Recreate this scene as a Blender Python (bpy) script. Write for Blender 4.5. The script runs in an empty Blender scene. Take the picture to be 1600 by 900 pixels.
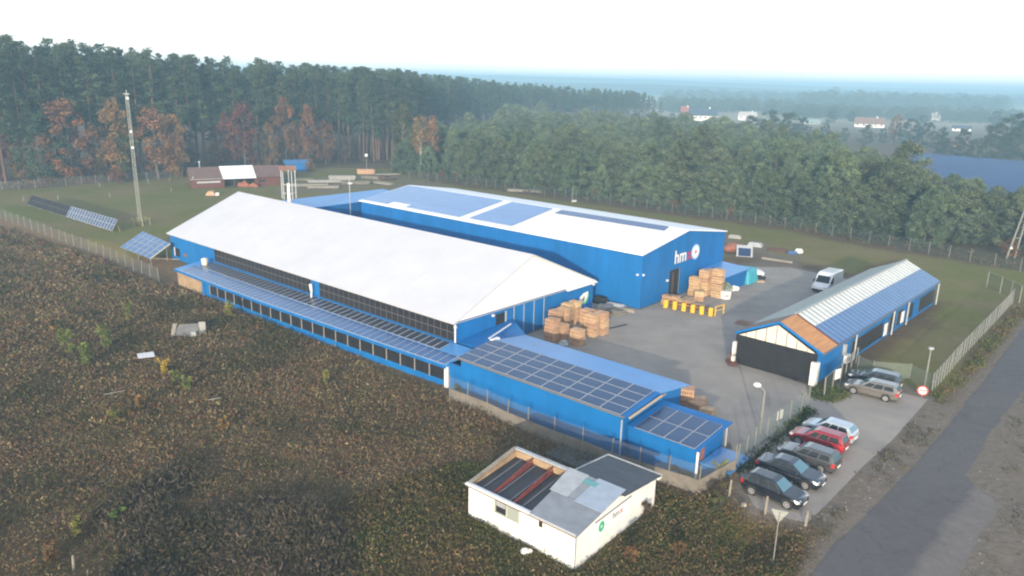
import bpy, math, random
import numpy as np
from mathutils import Vector, Matrix
from mathutils.geometry import tessellate_polygon

R = math.radians
PI = math.pi
random.seed(7)
np.random.seed(7)
sc = bpy.context.scene
COL = sc.collection

# ------------------------------------------------------------------ camera
CAM_H = 26.5
F_PX, PITCH, ROLL = 1186.544, R(15.368), R(1.324)
_fw = np.array([0, math.cos(PITCH), -math.sin(PITCH)])
_up0 = np.array([0, math.sin(PITCH), math.cos(PITCH)])
_rt0 = np.array([1.0, 0, 0])
_R = math.cos(ROLL) * _rt0 + math.sin(ROLL) * _up0
_U = -math.sin(ROLL) * _rt0 + math.cos(ROLL) * _up0
cd = bpy.data.cameras.new('camera')
cd.sensor_width = 36.0
cd.lens = 36.0 * F_PX / 1600.0
cd.clip_start = 0.5
cd.clip_end = 30000
cam = bpy.data.objects.new('camera', cd)
COL.objects.link(cam)
m = Matrix.Identity(4)
for i in range(3):
    m[i][0] = _R[i]; m[i][1] = _U[i]; m[i][2] = -_fw[i]
m[0][3], m[1][3], m[2][3] = 0, 0, CAM_H
cam.matrix_world = m
sc.camera = cam

# ------------------------------------------------------------------ light
SUN_AZ, SUN_EL = R(190.0), R(11.5)      # the sun stands low behind the drone, shadows run away from it
EXPOSURE = 0.90
wd = bpy.data.worlds.new('World')
sc.world = wd
wd.use_nodes = True
nt = wd.node_tree
nt.nodes.clear()
o_ = nt.nodes.new('ShaderNodeOutputWorld')
sky = nt.nodes.new('ShaderNodeTexSky')
sky.sky_type = 'NISHITA'
sky.sun_disc = False
sky.sun_elevation = SUN_EL
sky.sun_rotation = SUN_AZ
sky.air_density = 1.0
sky.dust_density = 2.0
bg1 = nt.nodes.new('ShaderNodeBackground')
bg1.inputs['Strength'].default_value = 0.095
nt.links.new(sky.outputs[0], bg1.inputs[0])
# thin bright high cloud / morning mist whitening the lower sky
tc = nt.nodes.new('ShaderNodeTexCoord')
sep = nt.nodes.new('ShaderNodeSeparateXYZ')
nt.links.new(tc.outputs['Generated'], sep.inputs[0])
rmp = nt.nodes.new('ShaderNodeValToRGB')
rmp.color_ramp.elements[0].position = 0.0
rmp.color_ramp.elements[0].color = (1, 1, 1, 1)
rmp.color_ramp.elements[1].position = 0.55
rmp.color_ramp.elements[1].color = (0.36, 0.40, 0.49, 1)
e = rmp.color_ramp.elements.new(0.16); e.color = (.98, .99, 1.0, 1)
nt.links.new(sep.outputs[2], rmp.inputs[0])
cn = nt.nodes.new('ShaderNodeTexNoise')
cn.inputs['Scale'].default_value = 3.0
cn.inputs['Detail'].default_value = 5
mpn = nt.nodes.new('ShaderNodeMapping')
mpn.inputs['Scale'].default_value = (1, 1, 5)
nt.links.new(tc.outputs['Generated'], mpn.inputs[0])
nt.links.new(mpn.outputs[0], cn.inputs['Vector'])
mr = nt.nodes.new('ShaderNodeMapRange')
mr.inputs['From Min'].default_value = 0.3
mr.inputs['From Max'].default_value = 0.7
mr.inputs['To Min'].default_value = 0.60
mr.inputs['To Max'].default_value = 0.74
nt.links.new(cn.outputs[0], mr.inputs[0])
bg2 = nt.nodes.new('ShaderNodeBackground')
nt.links.new(rmp.outputs[0], bg2.inputs[0])
nt.links.new(mr.outputs[0], bg2.inputs[1])
ad = nt.nodes.new('ShaderNodeAddShader')
nt.links.new(bg1.outputs[0], ad.inputs[0])
nt.links.new(bg2.outputs[0], ad.inputs[1])
nt.links.new(ad.outputs[0], o_.inputs[0])

sl = bpy.data.lights.new('sun', 'SUN')
sl.energy = 2.9
sl.angle = R(0.6)
sl.color = (1.0, 0.88, 0.70)
sun = bpy.data.objects.new('sun', sl)
COL.objects.link(sun)
_sd = Vector((math.sin(SUN_AZ) * math.cos(SUN_EL), math.cos(SUN_AZ) * math.cos(SUN_EL), math.sin(SUN_EL)))
sun.rotation_euler = _sd.to_track_quat('Z', 'Y').to_euler()
sun.location = (0, 0, 60)

sc.view_settings.view_transform = 'Standard'
sc.view_settings.look = 'None'
sc.view_settings.exposure = EXPOSURE
sc.view_settings.gamma = 1
sc.view_settings.use_curve_mapping = False
sc.cycles.use_denoising = True
sc.cycles.max_bounces = 5
sc.cycles.diffuse_bounces = 2
sc.cycles.transparent_max_bounces = 12
sc.cycles.volume_bounces = 0
sc.cycles.pixel_filter_type = 'BLACKMAN_HARRIS'
sc.cycles.filter_width = 2.1      # the photograph is a soft compressed frame

# ------------------------------------------------------------------ geometry of the view (pixels of the 1600x900 photo -> places)
def ray(px, py):
    return _fw + _R * (px - 800) / F_PX + _U * (450 - py) / F_PX
def G(px, py, z=0.0):
    d = ray(px, py)
    t = (z - CAM_H) / d[2]
    return (d[0] * t, d[1] * t, z)

# ------------------------------------------------------------------ noise
def vnoise(x, y, s, seed=0):
    x = np.asarray(x, float) / s + 1000.37 * (seed + 1); y = np.asarray(y, float) / s + 531.71 * (seed + 3)
    xi = np.floor(x).astype(np.int64); yi = np.floor(y).astype(np.int64)
    fx = x - xi; fy = y - yi
    fx = fx * fx * (3 - 2 * fx); fy = fy * fy * (3 - 2 * fy)
    def h(a, b):
        n = (a * 374761393 + b * 668265263 + seed * 982451653) & 0x7fffffff
        n = ((n ^ (n >> 13)) * 1274126177) & 0x7fffffff
        return ((n ^ (n >> 16)) & 0xffff) / 65535.0
    return (h(xi, yi) * (1 - fx) + h(xi + 1, yi) * fx) * (1 - fy) + (h(xi, yi + 1) * (1 - fx) + h(xi + 1, yi + 1) * fx) * fy
def fbm(x, y, s, seed=0, n=4):
    v = 0; a = 0.5; t = 0
    for i in range(n):
        v = v + a * vnoise(x, y, s / (2 ** i), seed + i * 7); t += a; a *= 0.5
    return v / t

def sd_poly(x, y, poly):
    x = np.asarray(x, float); y = np.asarray(y, float)
    d = np.full(x.shape, 1e18); inside = np.zeros(x.shape, bool)
    n = len(poly)
    for i in range(n):
        ax, ay = poly[i][:2]; bx, by = poly[(i + 1) % n][:2]
        ex, ey = bx - ax, by - ay
        wx, wy = x - ax, y - ay
        t = np.clip((wx * ex + wy * ey) / (ex * ex + ey * ey + 1e-12), 0, 1)
        d = np.minimum(d, (wx - ex * t) ** 2 + (wy - ey * t) ** 2)
        c = ((ay <= y) & (by > y)) | ((by <= y) & (ay > y))
        with np.errstate(divide='ignore', invalid='ignore'):
            xx = ax + (y - ay) / (by - ay) * ex
        inside ^= c & (x < xx)
    d = np.sqrt(d)
    return np.where(inside, -d, d)
def sstep(a, b, v):
    t = np.clip((v - a) / (b - a), 0, 1)
    return t * t * (3 - 2 * t)

# ------------------------------------------------------------------ frames of the buildings
class Fr:
    def __init__(s, ox, oy, ang):
        s.o = (ox, oy); s.a = ang; s.c = math.cos(ang); s.s = math.sin(ang)
    def w(s, x, y):
        return (s.o[0] + s.c * x - s.s * y, s.o[1] + s.s * x + s.c * y)
FA = Fr(-5.416, 69.813, 2.425 - PI)
FB = Fr(15.506, 88.218, 2.422 - PI)
FD = Fr(22.015, 70.518, 0.827)
FE = Fr(4.022, 38.546, 2.446 - PI)

LOW = -1.2
def gp(px, py, z=0): return G(px, py, z)[:2]
# everything on the high side: yard, parking, road and the land behind
HIGH = [FA.w(29.2, -.6), FA.w(-49, -.4), FA.w(-60, -.2), gp(0, 337), (-400, 250), (-9000, 2000), (-9000, 9000), (9000, 9000), (9000, -500),
        (3, -60), gp(1238, 905), gp(1262, 870), gp(1268, 828), gp(1225, 812), gp(1178, 795), gp(1160, 765), gp(1150, 735)]
def height(x, y):
    x = np.asarray(x, float); y = np.asarray(y, float)
    d = sd_poly(x, y, HIGH)
    h = LOW * sstep(0.15, 3.1, d)
    k = sstep(1.0, 6.0, d)
    h = h + k * ((fbm(x, y, 9.0, 3) - .5) * 0.5 + (fbm(x, y, 2.2, 5) - .5) * 0.22)
    kl = sstep(-2.0, -14.0, d) * 0
    far = sstep(600, 2500, np.hypot(x, y))
    return h + kl + far * (fbm(x, y, 700, 11) - .5) * 6
def h1(x, y): return float(height(np.array([x]), np.array([y]))[0])
def GT(px, py):
    z = 0.0
    for _ in range(12):
        p = G(px, py, z); z = 0.5 * z + 0.5 * h1(p[0], p[1])
    return (p[0], p[1], h1(p[0], p[1]))

# ------------------------------------------------------------------ materials
MATS = {}
def mat(name, col, rough=0.6, metal=0.0, var=0.0, vscale=2.0, bump=0.0, bscale=8.0, spec=0.5, stretch=None, col2=None, objvar=0.0):
    if name in MATS: return MATS[name]
    m = bpy.data.materials.new(name); m.use_nodes = True
    n = m.node_tree.nodes; l = m.node_tree.links
    b = n['Principled BSDF']
    b.inputs['Base Color'].default_value = (*col, 1)
    b.inputs['Roughness'].default_value = rough
    b.inputs['Metallic'].default_value = metal
    b.inputs['Specular IOR Level'].default_value = spec
    if var or bump:
        t = n.new('ShaderNodeTexCoord')
        mp = n.new('ShaderNodeMapping'); l.new(t.outputs['Object'], mp.inputs[0])
        if stretch: mp.inputs['Scale'].default_value = stretch
    if var:
        z = n.new('ShaderNodeTexNoise'); z.inputs['Scale'].default_value = vscale; z.inputs['Detail'].default_value = 6
        z.inputs['Roughness'].default_value = 0.65
        l.new(mp.outputs[0], z.inputs['Vector'])
        r = n.new('ShaderNodeMapRange'); r.inputs['From Min'].default_value = 0.3; r.inputs['From Max'].default_value = 0.7
        l.new(z.outputs[0], r.inputs[0])
        mx = n.new('ShaderNodeMix'); mx.data_type = 'RGBA'
        c2 = col2 or tuple(c * (1 - var) for c in col)
        mx.inputs[6].default_value = (*c2, 1); mx.inputs[7].default_value = (*[min(1, c * (1 + var * .4)) for c in col], 1)
        l.new(r.outputs[0], mx.inputs[0]); out = mx.outputs[2]
        if objvar:
            oi = n.new('ShaderNodeObjectInfo'); hs = n.new('ShaderNodeHueSaturation')
            r2 = n.new('ShaderNodeMapRange'); r2.inputs['To Min'].default_value = 1 - objvar; r2.inputs['To Max'].default_value = 1 + objvar
            l.new(oi.outputs['Random'], r2.inputs[0]); l.new(r2.outputs[0], hs.inputs['Value'])
            r3 = n.new('ShaderNodeMapRange'); r3.inputs['To Min'].default_value = .5 - objvar * .10; r3.inputs['To Max'].default_value = .5 + objvar * .06
            l.new(oi.outputs['Random'], r3.inputs[0]); l.new(r3.outputs[0], hs.inputs['Hue'])
            l.new(out, hs.inputs['Color']); out = hs.outputs[0]
        l.new(out, b.inputs['Base Color'])
    if bump:
        z = n.new('ShaderNodeTexNoise'); z.inputs['Scale'].default_value = bscale; z.inputs['Detail'].default_value = 5
        l.new(mp.outputs[0], z.inputs['Vector'])
        bp = n.new('ShaderNodeBump'); bp.inputs['Strength'].default_value = bump; bp.inputs['Distance'].default_value = 0.05
        l.new(z.outputs[0], bp.inputs['Height']); l.new(bp.outputs[0], b.inputs['Normal'])
    MATS[name] = m
    return m
def wiremat(name, col, cover, zb=4.0):
    m = bpy.data.materials.new(name); m.use_nodes = True
    n = m.node_tree.nodes; l = m.node_tree.links
    b = n['Principled BSDF']; b.inputs['Base Color'].default_value = (*col, 1); b.inputs['Roughness'].default_value = .55; b.inputs['Metallic'].default_value = .3
    t = n.new('ShaderNodeBsdfTransparent'); mx = n.new('ShaderNodeMixShader'); mx.inputs[0].default_value = cover
    l.new(t.outputs[0], mx.inputs[1]); l.new(b.outputs[0], mx.inputs[2]); l.new(mx.outputs[0], n['Material Output'].inputs[0])
    MATS[name] = m
    return m
def attrmat(name, rough=0.85, var=0.25, vscale=5.0, spec=.2, objvar=0, trans=0.0):
    m = bpy.data.materials.new(name); m.use_nodes = True
    n = m.node_tree.nodes; l = m.node_tree.links
    b = n['Principled BSDF']; b.inputs['Roughness'].default_value = rough; b.inputs['Specular IOR Level'].default_value = spec
    a = n.new('ShaderNodeAttribute'); a.attribute_name = 'col'
    hs = n.new('ShaderNodeHueSaturation'); oi = n.new('ShaderNodeObjectInfo')
    if objvar:
        r2 = n.new('ShaderNodeMapRange'); r2.inputs['To Min'].default_value = 1 - objvar; r2.inputs['To Max'].default_value = 1 + objvar
        l.new(oi.outputs['Random'], r2.inputs[0]); l.new(r2.outputs[0], hs.inputs['Value'])
        mm = n.new('ShaderNodeMath'); mm.operation = 'MULTIPLY'; mm.inputs[1].default_value = 7.31; l.new(oi.outputs['Random'], mm.inputs[0])
        fr = n.new('ShaderNodeMath'); fr.operation = 'FRACT'; l.new(mm.outputs[0], fr.inputs[0])
        r3 = n.new('ShaderNodeMapRange'); r3.inputs['To Min'].default_value = .47; r3.inputs['To Max'].default_value = .515
        l.new(fr.outputs[0], r3.inputs[0]); l.new(r3.outputs[0], hs.inputs['Hue'])
    l.new(a.outputs['Color'], hs.inputs['Color']); l.new(hs.outputs[0], b.inputs['Base Color'])
    MATS[name] = m
    return m

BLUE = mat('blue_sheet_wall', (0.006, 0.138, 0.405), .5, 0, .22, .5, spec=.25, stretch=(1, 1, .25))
BLUE_OLD = mat('blue_sheet_wall_weathered', (0.018, 0.15, 0.40), .6, 0, .45, 1.6, stretch=(1.4, 1.4, .3))
BLUE_ROOF = mat('blue_roof_sky_tint', (0.08, 0.28, 0.60), .34, .1, .15, .6)  # base blue lightened to stand for sky mirrored in the metal
WHITE_ROOF = mat('white_roof_membrane', (0.565, 0.57, 0.605), .55, 0, .08, .22)
WHITE = mat('white_painted', (0.8, 0.79, 0.77), .55, 0, .10, 1.2)
WHITE_OLD = mat('white_render_stained', (0.80, 0.79, 0.76), .8, 0, .16, .9, stretch=(1, 1, .35))
CREAM = mat('cream_sheet', (0.66, 0.63, 0.54), .6, 0, .2, 1)
BLACK = mat('black_opening', (0.012, 0.012, 0.014), .7)
BLACKW = mat('black_cladding', (0.022, 0.022, 0.026), .55, 0, .3, 1.2)
GREYSTEEL = mat('galvanised_steel', (0.40, 0.41, 0.41), .45, .6, .2, 3)
POSTM = mat('grey_post_paint', (0.20, 0.20, 0.19), .6, .2, .2, 3)
CONC = mat('grey_concrete', (0.185, 0.165, 0.14), .9, 0, .35, 1.1, bump=.3)
CONC_L = mat('pale_concrete', (0.34, 0.33, 0.31), .9, 0, .25, 1.5)
WOOD = mat('pale_pallet_wood', (0.56, 0.37, 0.22), .8, 0, .35, 2.2, objvar=.16)
WOOD_D = mat('dark_brown_wood', (0.10, 0.05, 0.035), .85, 0, .35, 2)
WOOD_R = mat('red_brown_boards', (0.13, 0.045, 0.035), .85, 0, .3, 2)
WOOD_O = mat('orange_roof_boards', (0.50, 0.24, 0.09), .7, 0, .35, 1.1, stretch=(.3, 2.5, 1))
TIMBER = mat('weathered_timber', (0.28, 0.25, 0.21), .85, 0, .35, 1.5)
OSB = mat('tan_board', (0.36, 0.25, 0.15), .8, 0, .4, 1.4)
RUST = mat('rusty_red_steel', (0.20, 0.040, 0.032), .7, .1, .35, 2.5)
YELLOW = mat('yellow_safety_paint', (0.72, 0.43, 0.02), .5, 0, .15, 3)
PV = mat('solar_glass', (0.020, 0.040, 0.105), .14, 0, .3, .7, spec=.6)
PV_D = mat('solar_glass_dark', (0.022, 0.021, 0.026), .32, 0, .35, .8, spec=.3)
PV_L = mat('solar_glass_bluish', (0.042, 0.112, 0.275), .16, 0, .2, .5, spec=.6)
ALU = mat('aluminium_frame', (0.55, 0.55, 0.56), .4, .5)
ALU_D = mat('brown_grey_frame', (0.20, 0.18, 0.17), .5, .3)
ASPH = mat('yard_asphalt', (0.205, 0.195, 0.185), .9, 0, .22, .16, bump=.25, bscale=6)
RUBBER = mat('rubber', (0.016, 0.016, 0.017), .8)
GLASS_D = mat('car_glass', (0.012, 0.015, 0.018), .10, 0, spec=.35)
GLASS_W = mat('windscreen_sky_tint', (0.12, 0.24, 0.30), .06, .45, spec=.8)  # pale blue sky reflection put into the glass colour
CHROME = mat('bright_metal', (0.7, 0.7, 0.72), .22, .9)
LAMPW = mat('lamp_glass', (0.75, 0.77, 0.8), .12, .2, spec=.8)
LAMPR = mat('red_lamp_glass', (0.45, 0.02, 0.025), .2, spec=.7)
GREYROOF = mat('grey_roof_felt', (0.23, 0.25, 0.29), .7, 0, .25, .9)
DARKFELT = mat('dark_roof_felt', (0.045, 0.050, 0.065), .5, 0, .6, .8, stretch=(.5, 2, 1))
LGREY = mat('light_grey_sheet', (0.42, 0.44, 0.46), .5, .2, .2, 2)
BLACKW.node_tree.nodes['Principled BSDF'].inputs['Specular IOR Level'].default_value = .15
TEAL = mat('faded_teal_sheet', (0.12, 0.30, 0.32), .6)
TURQ = mat('turquoise_tarpaulin', (0.05, 0.36, 0.46), .5, 0, .25, 1.2)
GREEN = mat('green_paint', (0.06, 0.36, 0.13), .5)
REDP = mat('red_paint', (0.55, 0.03, 0.04), .5)
GREYT = mat('grey_lettering', (0.22, 0.22, 0.24), .6)
FADET = mat('faded_grey_lettering', (0.48, 0.50, 0.54), .6)
BRICK = mat('red_brick', (0.32, 0.12, 0.075), .85, 0, .3, 3)
TRUNK_P = mat('pine_bark', (0.15, 0.085, 0.058), .9, 0, .45, 1.2, stretch=(1, 1, .25))
TRUNK_D = mat('grey_brown_bark', (0.10, 0.085, 0.07), .9, 0, .4, 2)
TRUNK_W = mat('birch_bark', (0.32, 0.30, 0.27), .8, 0, .4, 1.5)
LEAF = attrmat('foliage', .85, objvar=.22)
WEEDM = attrmat('weed_blades', .9)

# ------------------------------------------------------------------ object helpers
def link(o, parent=None):
    COL.objects.link(o)
    if parent: o.parent = parent
    return o
def tag(o, label, cat, group=None):
    o['label'] = label; o['category'] = cat
    if group: o['group'] = group
    return o
def thing(name, label, cat, loc=(0, 0, 0), rz=0, group=None):
    o = bpy.data.objects.new(name, None); link(o)
    o.empty_display_size = .3
    o.location = loc; o.rotation_euler = (0, 0, rz)
    return tag(o, label, cat, group)
def kind(o, k):
    o['kind'] = k; return o

class MB:
    def __init__(s): s.v = []; s.f = []; s.m = []; s.cur = 0
    def add(s, vs, fs):
        b = len(s.v); s.v += [tuple(map(float, p)) for p in vs]
        for f in fs: s.f.append([b + i for i in f]); s.m.append(s.cur)
        return s
    def box(s, x0, x1, y0, y1, z0, z1):
        return s.add([(x0, y0, z0), (x1, y0, z0), (x1, y1, z0), (x0, y1, z0), (x0, y0, z1), (x1, y0, z1), (x1, y1, z1), (x0, y1, z1)],
                     [(3, 2, 1, 0), (4, 5, 6, 7), (0, 1, 5, 4), (1, 2, 6, 5), (2, 3, 7, 6), (3, 0, 4, 7)])
    def hexa(s, b, t):   # bottom 4, top 4 (counter-clockwise from above)
        return s.add(list(b) + list(t), [(3, 2, 1, 0), (4, 5, 6, 7), (0, 1, 5, 4), (1, 2, 6, 5), (2, 3, 7, 6), (3, 0, 4, 7)])
    def slab(s, q, t):   # quad with thickness along its normal (downwards)
        a, b, c, d = [Vector(p) for p in q]
        n = (c - a).cross(d - b).normalized() * t
        return s.hexa([a - n, b - n, c - n, d - n], [a, b, c, d])
    def bar(s, p, q, w, h=None):
        p = Vector(p); q = Vector(q); h = h or w
        d = (q - p).normalized(); up = Vector((0, 0, 1)) if abs(d.z) < .9 else Vector((1, 0, 0))
        a = d.cross(up).normalized() * w / 2; b = a.cross(d).normalized() * h / 2
        return s.hexa([p - a - b, p + a - b, p + a + b, p - a + b], [q - a - b, q + a - b, q + a + b, q - a + b])
    def tube(s, p, q, r, r2=None, n=8):
        p = Vector(p); q = Vector(q); r2 = r if r2 is None else r2
        d = (q - p).normalized(); up = Vector((0, 0, 1)) if abs(d.z) < .9 else Vector((1, 0, 0))
        a = d.cross(up).normalized(); b = d.cross(a).normalized()
        vs = [p + (a * math.cos(2 * PI * i / n) + b * math.sin(2 * PI * i / n)) * r for i in range(n)]
        vs += [q + (a * math.cos(2 * PI * i / n) + b * math.sin(2 * PI * i / n)) * r2 for i in range(n)]
        fs = [(i, (i + 1) % n, n + (i + 1) % n, n + i) for i in range(n)] + [tuple(range(n))[::-1], tuple(range(n, 2 * n))]
        return s.add(vs, fs)
    def ball(s, c, r, n=10, sz=1.0):
        vs = []; fs = []
        k = n // 2
        for i in range(1, k):
            for j in range(n):
                t = PI * i / k; p = 2 * PI * j / n
                vs.append((c[0] + r * math.sin(t) * math.cos(p), c[1] + r * math.sin(t) * math.sin(p), c[2] + r * sz * math.cos(t)))
        top = len(vs); vs += [(c[0], c[1], c[2] + r * sz), (c[0], c[1], c[2] - r * sz)]
        for i in range(k - 2):
            for j in range(n): fs.append((i * n + j, (i + 1) * n + j, (i + 1) * n + (j + 1) % n, i * n + (j + 1) % n))
        for j in range(n):
            fs.append((top, j, (j + 1) % n)); fs.append((top + 1, (k - 2) * n + (j + 1) % n, (k - 2) * n + j))
        return s.add(vs, fs)
    def prism(s, poly, z0, z1):
        n = len(poly)
        tri = tessellate_polygon([[Vector((p[0], p[1], 0)) for p in poly]])
        vs = [(p[0], p[1], z0) for p in poly] + [(p[0], p[1], z1) for p in poly]
        fs = [tuple(t) for t in tri] + [tuple(n + i for i in t) for t in tri] + [(i, (i + 1) % n, n + (i + 1) % n, n + i) for i in range(n)]
        return s.add(vs, fs)
    def extrude_x(s, prof, x0, x1):  # profile in (y,z)
        n = len(prof)
        tri = tessellate_polygon([[Vector((p[0], p[1], 0)) for p in prof]])
        vs = [(x0, p[0], p[1]) for p in prof] + [(x1, p[0], p[1]) for p in prof]
        fs = [tuple(t) for t in tri] + [tuple(n + i for i in t) for t in tri] + [(i, (i + 1) % n, n + (i + 1) % n, n + i) for i in range(n)]
        return s.add(vs, fs)
    def mesh(s, name, mats, smooth=False):
        me = bpy.data.meshes.new(name)
        me.from_pydata(s.v, [], s.f)
        mats = mats if isinstance(mats, (list, tuple)) else [mats]
        for q in mats: me.materials.append(q)
        if len(mats) > 1:
            for p, i in zip(me.polygons, s.m): p.material_index = i
        import bmesh
        bm = bmesh.new(); bm.from_mesh(me)
        bmesh.ops.recalc_face_normals(bm, faces=bm.faces)
        bm.to_mesh(me); bm.free()
        if smooth:
            for p in me.polygons: p.use_smooth = True
        me.update()
        return me
    def build(s, name, mats, parent=None, smooth=False, bevel=0, seg=2):
        o = bpy.data.objects.new(name, s.mesh(name, mats, smooth)); link(o, parent)
        if bevel:
            b = o.modifiers.new('bevel', 'BEVEL'); b.width = bevel; b.segments = seg; b.limit_method = 'ANGLE'; b.angle_limit = R(30)
        return o

def npmesh(name, verts, faces, mats, colors=None, nper=4):
    me = bpy.data.meshes.new(name)
    nv, nf = len(verts), len(faces)
    me.vertices.add(nv); me.vertices.foreach_set('co', np.asarray(verts, np.float32).ravel())
    me.loops.add(nf * nper); me.loops.foreach_set('vertex_index', np.asarray(faces, np.int32).ravel())
    me.polygons.add(nf); me.polygons.foreach_set('loop_start', np.arange(0, nf * nper, nper, dtype=np.int32))
    if colors is not None:
        at = me.attributes.new('col', 'FLOAT_COLOR', 'POINT')
        c = np.ones((nv, 4), np.float32); c[:, :3] = colors
        at.data.foreach_set('color', c.ravel())
    for q in (mats if isinstance(mats, (list, tuple)) else [mats]): me.materials.append(q)
    me.update(calc_edges=True)
    return me

def text_mesh(txt, size, name, mt, extrude=.01, bold=0.0):
    cu = bpy.data.curves.new('lettering_curve', 'FONT'); cu.body = txt; cu.size = size; cu.extrude = extrude; cu.offset = bold
    cu.align_x = 'LEFT'
    t = bpy.data.objects.new('lettering_tmp', cu); COL.objects.link(t)
    dg = bpy.context.evaluated_depsgraph_get(); dg.update()
    me = bpy.data.meshes.new_from_object(t.evaluated_get(dg))
    bpy.data.objects.remove(t); bpy.data.curves.remove(cu)
    me.name = name; me.materials.clear(); me.materials.append(mt)
    return me
def text_obj(txt, size, name, mt, parent, mtx):
    o = bpy.data.objects.new(name, text_mesh(txt, size, name, mt)); link(o, parent)
    o.matrix_local = mtx
    return o
def basis(o, x, y):   # matrix from local text axes x (reading direction), y (up)
    x = Vector(x).normalized(); y = Vector(y).normalized(); z = x.cross(y)
    mm = Matrix.Identity(4)
    for i in range(3): mm[i][0] = x[i]; mm[i][1] = y[i]; mm[i][2] = z[i]; mm[i][3] = o[i]
    return mm

# ================================================================== THE SETTING
def axis(lo, hi, step, far, k=1.22):
    a = list(np.arange(lo, hi + 1e-6, step))
    s = step; p = hi; r = []
    while p < far: s *= k; p += s; r.append(p)
    s = step; p = lo; l = []
    while p > -far: s *= k; p -= s; l.append(p)
    return np.array(l[::-1] + a + r)
gx = axis(-112, 96, 0.9, 9000); gy = axis(24, 240, 0.9, 9000)
XX, YY = np.meshgrid(gx, gy)
ZZ = height(XX.ravel(), YY.ravel()).reshape(XX.shape)

# zones of the ground, in world coordinates
WOOD_EDGE_PX = [(-60, 293), (30, 286), (150, 277), (280, 267), (400, 259), (500, 254), (600, 252), (640, 243), (720, 215), (800, 201), (900, 196), (1000, 193), (1035, 192)]
WOOD_EDGE = [gp(*p) for p in WOOD_EDGE_PX]
YOUNG_FRONT_PX = [(625, 272), (690, 279), (760, 289), (900, 308), (1050, 328), (1180, 344), (1300, 363), (1420, 384), (1600, 408), (1720, 425)]
YOUNG_FRONT = [gp(*p) for p in YOUNG_FRONT_PX]
YOUNG_BACK = [gp(*p) for p in [(1720, 385), (1600, 368), (1500, 352), (1440, 330), (1350, 285), (1200, 240), (1040, 226), (800, 204), (640, 245)]]
LAWN = [gp(0, 336), gp(60, 352), gp(200, 395), FA.w(-52, 6), FA.w(-54, 24), FB.w(-57, 14), FB.w(-56, 24), FB.w(-10, 24)] + \
       [gp(1190, 395), gp(1330, 430), gp(1420, 400), FD.w(38, 3), FD.w(42, -10), FD.w(18, -9.5), FD.w(6, -10), gp(1350, 590), gp(1440, 600), gp(1456, 612), gp(1580, 472), gp(1720, 440)] + \
       [gp(1600, 425), gp(1420, 398), gp(1300, 374), gp(1180, 353), gp(1050, 336), gp(900, 316), gp(760, 297), gp(690, 286), gp(600, 262), gp(500, 262), gp(400, 268), gp(280, 276), gp(150, 287), gp(30, 297), gp(-80, 303), gp(-80, 320)]
PARK = [gp(1180, 800), gp(1262, 816), gp(1295, 782), gp(1350, 725), gp(1395, 685), gp(1450, 622), gp(1330, 600), gp(1280, 622), gp(1230, 655), gp(1160, 745)]
YARD = [FA.w(.3, 8), FA.w(.3, 22.2), FB.w(-14, -.3), FB.w(.3, -.3), FB.w(.3, 21), FB.w(-3, 28), gp(1235, 418), gp(1330, 438), FD.w(22, 2), FD.w(1, .5), FD.w(-.5, -7.5), gp(1262, 618), gp(1300, 608), gp(1345, 598), gp(1450, 624), gp(1395, 687), gp(1350, 727),
        gp(1296, 783), gp(1262, 817), gp(1215, 806), gp(1178, 792), gp(1166, 768), gp(1152, 722), gp(1140, 690), FA.w(28.2, -1), FA.w(22, 1), FA.w(8, 2)]
xf, yf = XX.ravel(), YY.ravel()
nz = (fbm(xf, yf, 6, 21) - .5)
nz2 = (fbm(xf, yf, 2.0, 31) - .5)
lawn = 1 - sstep(-1.2, 1.2, sd_poly(xf, yf, LAWN) + nz * 5)
FOREST = [(-400, 40)] + [gp(-80, 300), gp(30, 290), gp(150, 281), gp(280, 271), gp(400, 263), gp(500, 257), gp(610, 255)] + YOUNG_FRONT + [(160, 100)] + YOUNG_BACK[1:6] + [(140, 520), (60, 900), (-900, 900)]
forest = 1 - sstep(-2.5, 2.0, sd_poly(xf, yf, FOREST) + nz * 7)
VERGE = [gp(1240, 905), gp(1285, 838), gp(1285, 805), gp(1350, 727), gp(1395, 687), gp(1440, 640), gp(1478, 645), gp(1600, 506), gp(1760, 300), gp(1900, 300), gp(1800, 1000), gp(1240, 1000)]
dirt = 1 - sstep(-.6, .8, np.minimum(sd_poly(xf, yf, VERGE), sd_poly(xf, yf, YARD) - 1.2) + nz * 2.2)
PILES = [FB.w(-60, 24), FB.w(5, 24), FB.w(5, 34), gp(1250, 400), gp(1130, 365), gp(900, 330), gp(700, 292), gp(600, 268), gp(470, 285), gp(430, 300), FB.w(-60, 10)]
dirt = np.maximum(dirt, .75 * (1 - sstep(-1, 2.5, sd_poly(xf, yf, PILES) + nz * 9)) * sstep(.3, .6, fbm(xf, yf, 5, 77)))
dirt = np.maximum(dirt, 1 - sstep(-.5, 1, sd_poly(xf, yf, [FA.w(.5, 22.4), FA.w(-60, 22.4), FB.w(-60, .5), FB.w(.5, .5)]) + nz * 2))
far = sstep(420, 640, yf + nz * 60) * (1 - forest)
ge = np.stack([lawn, dirt, forest], -1)
idx = np.arange(len(xf)).reshape(XX.shape)
fa = np.stack([idx[:-1, :-1], idx[:-1, 1:], idx[1:, 1:], idx[1:, :-1]], -1).reshape(-1, 4)
gm = bpy.data.materials.new('open_ground'); gm.use_nodes = True
n = gm.node_tree.nodes; l = gm.node_tree.links
pb = n['Principled BSDF']; pb.inputs['Roughness'].default_value = .95; pb.inputs['Specular IOR Level'].default_value = .1
at = n.new('ShaderNodeAttribute'); at.attribute_name = 'col'
at2 = n.new('ShaderNodeAttribute'); at2.attribute_name = 'farland'
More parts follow.
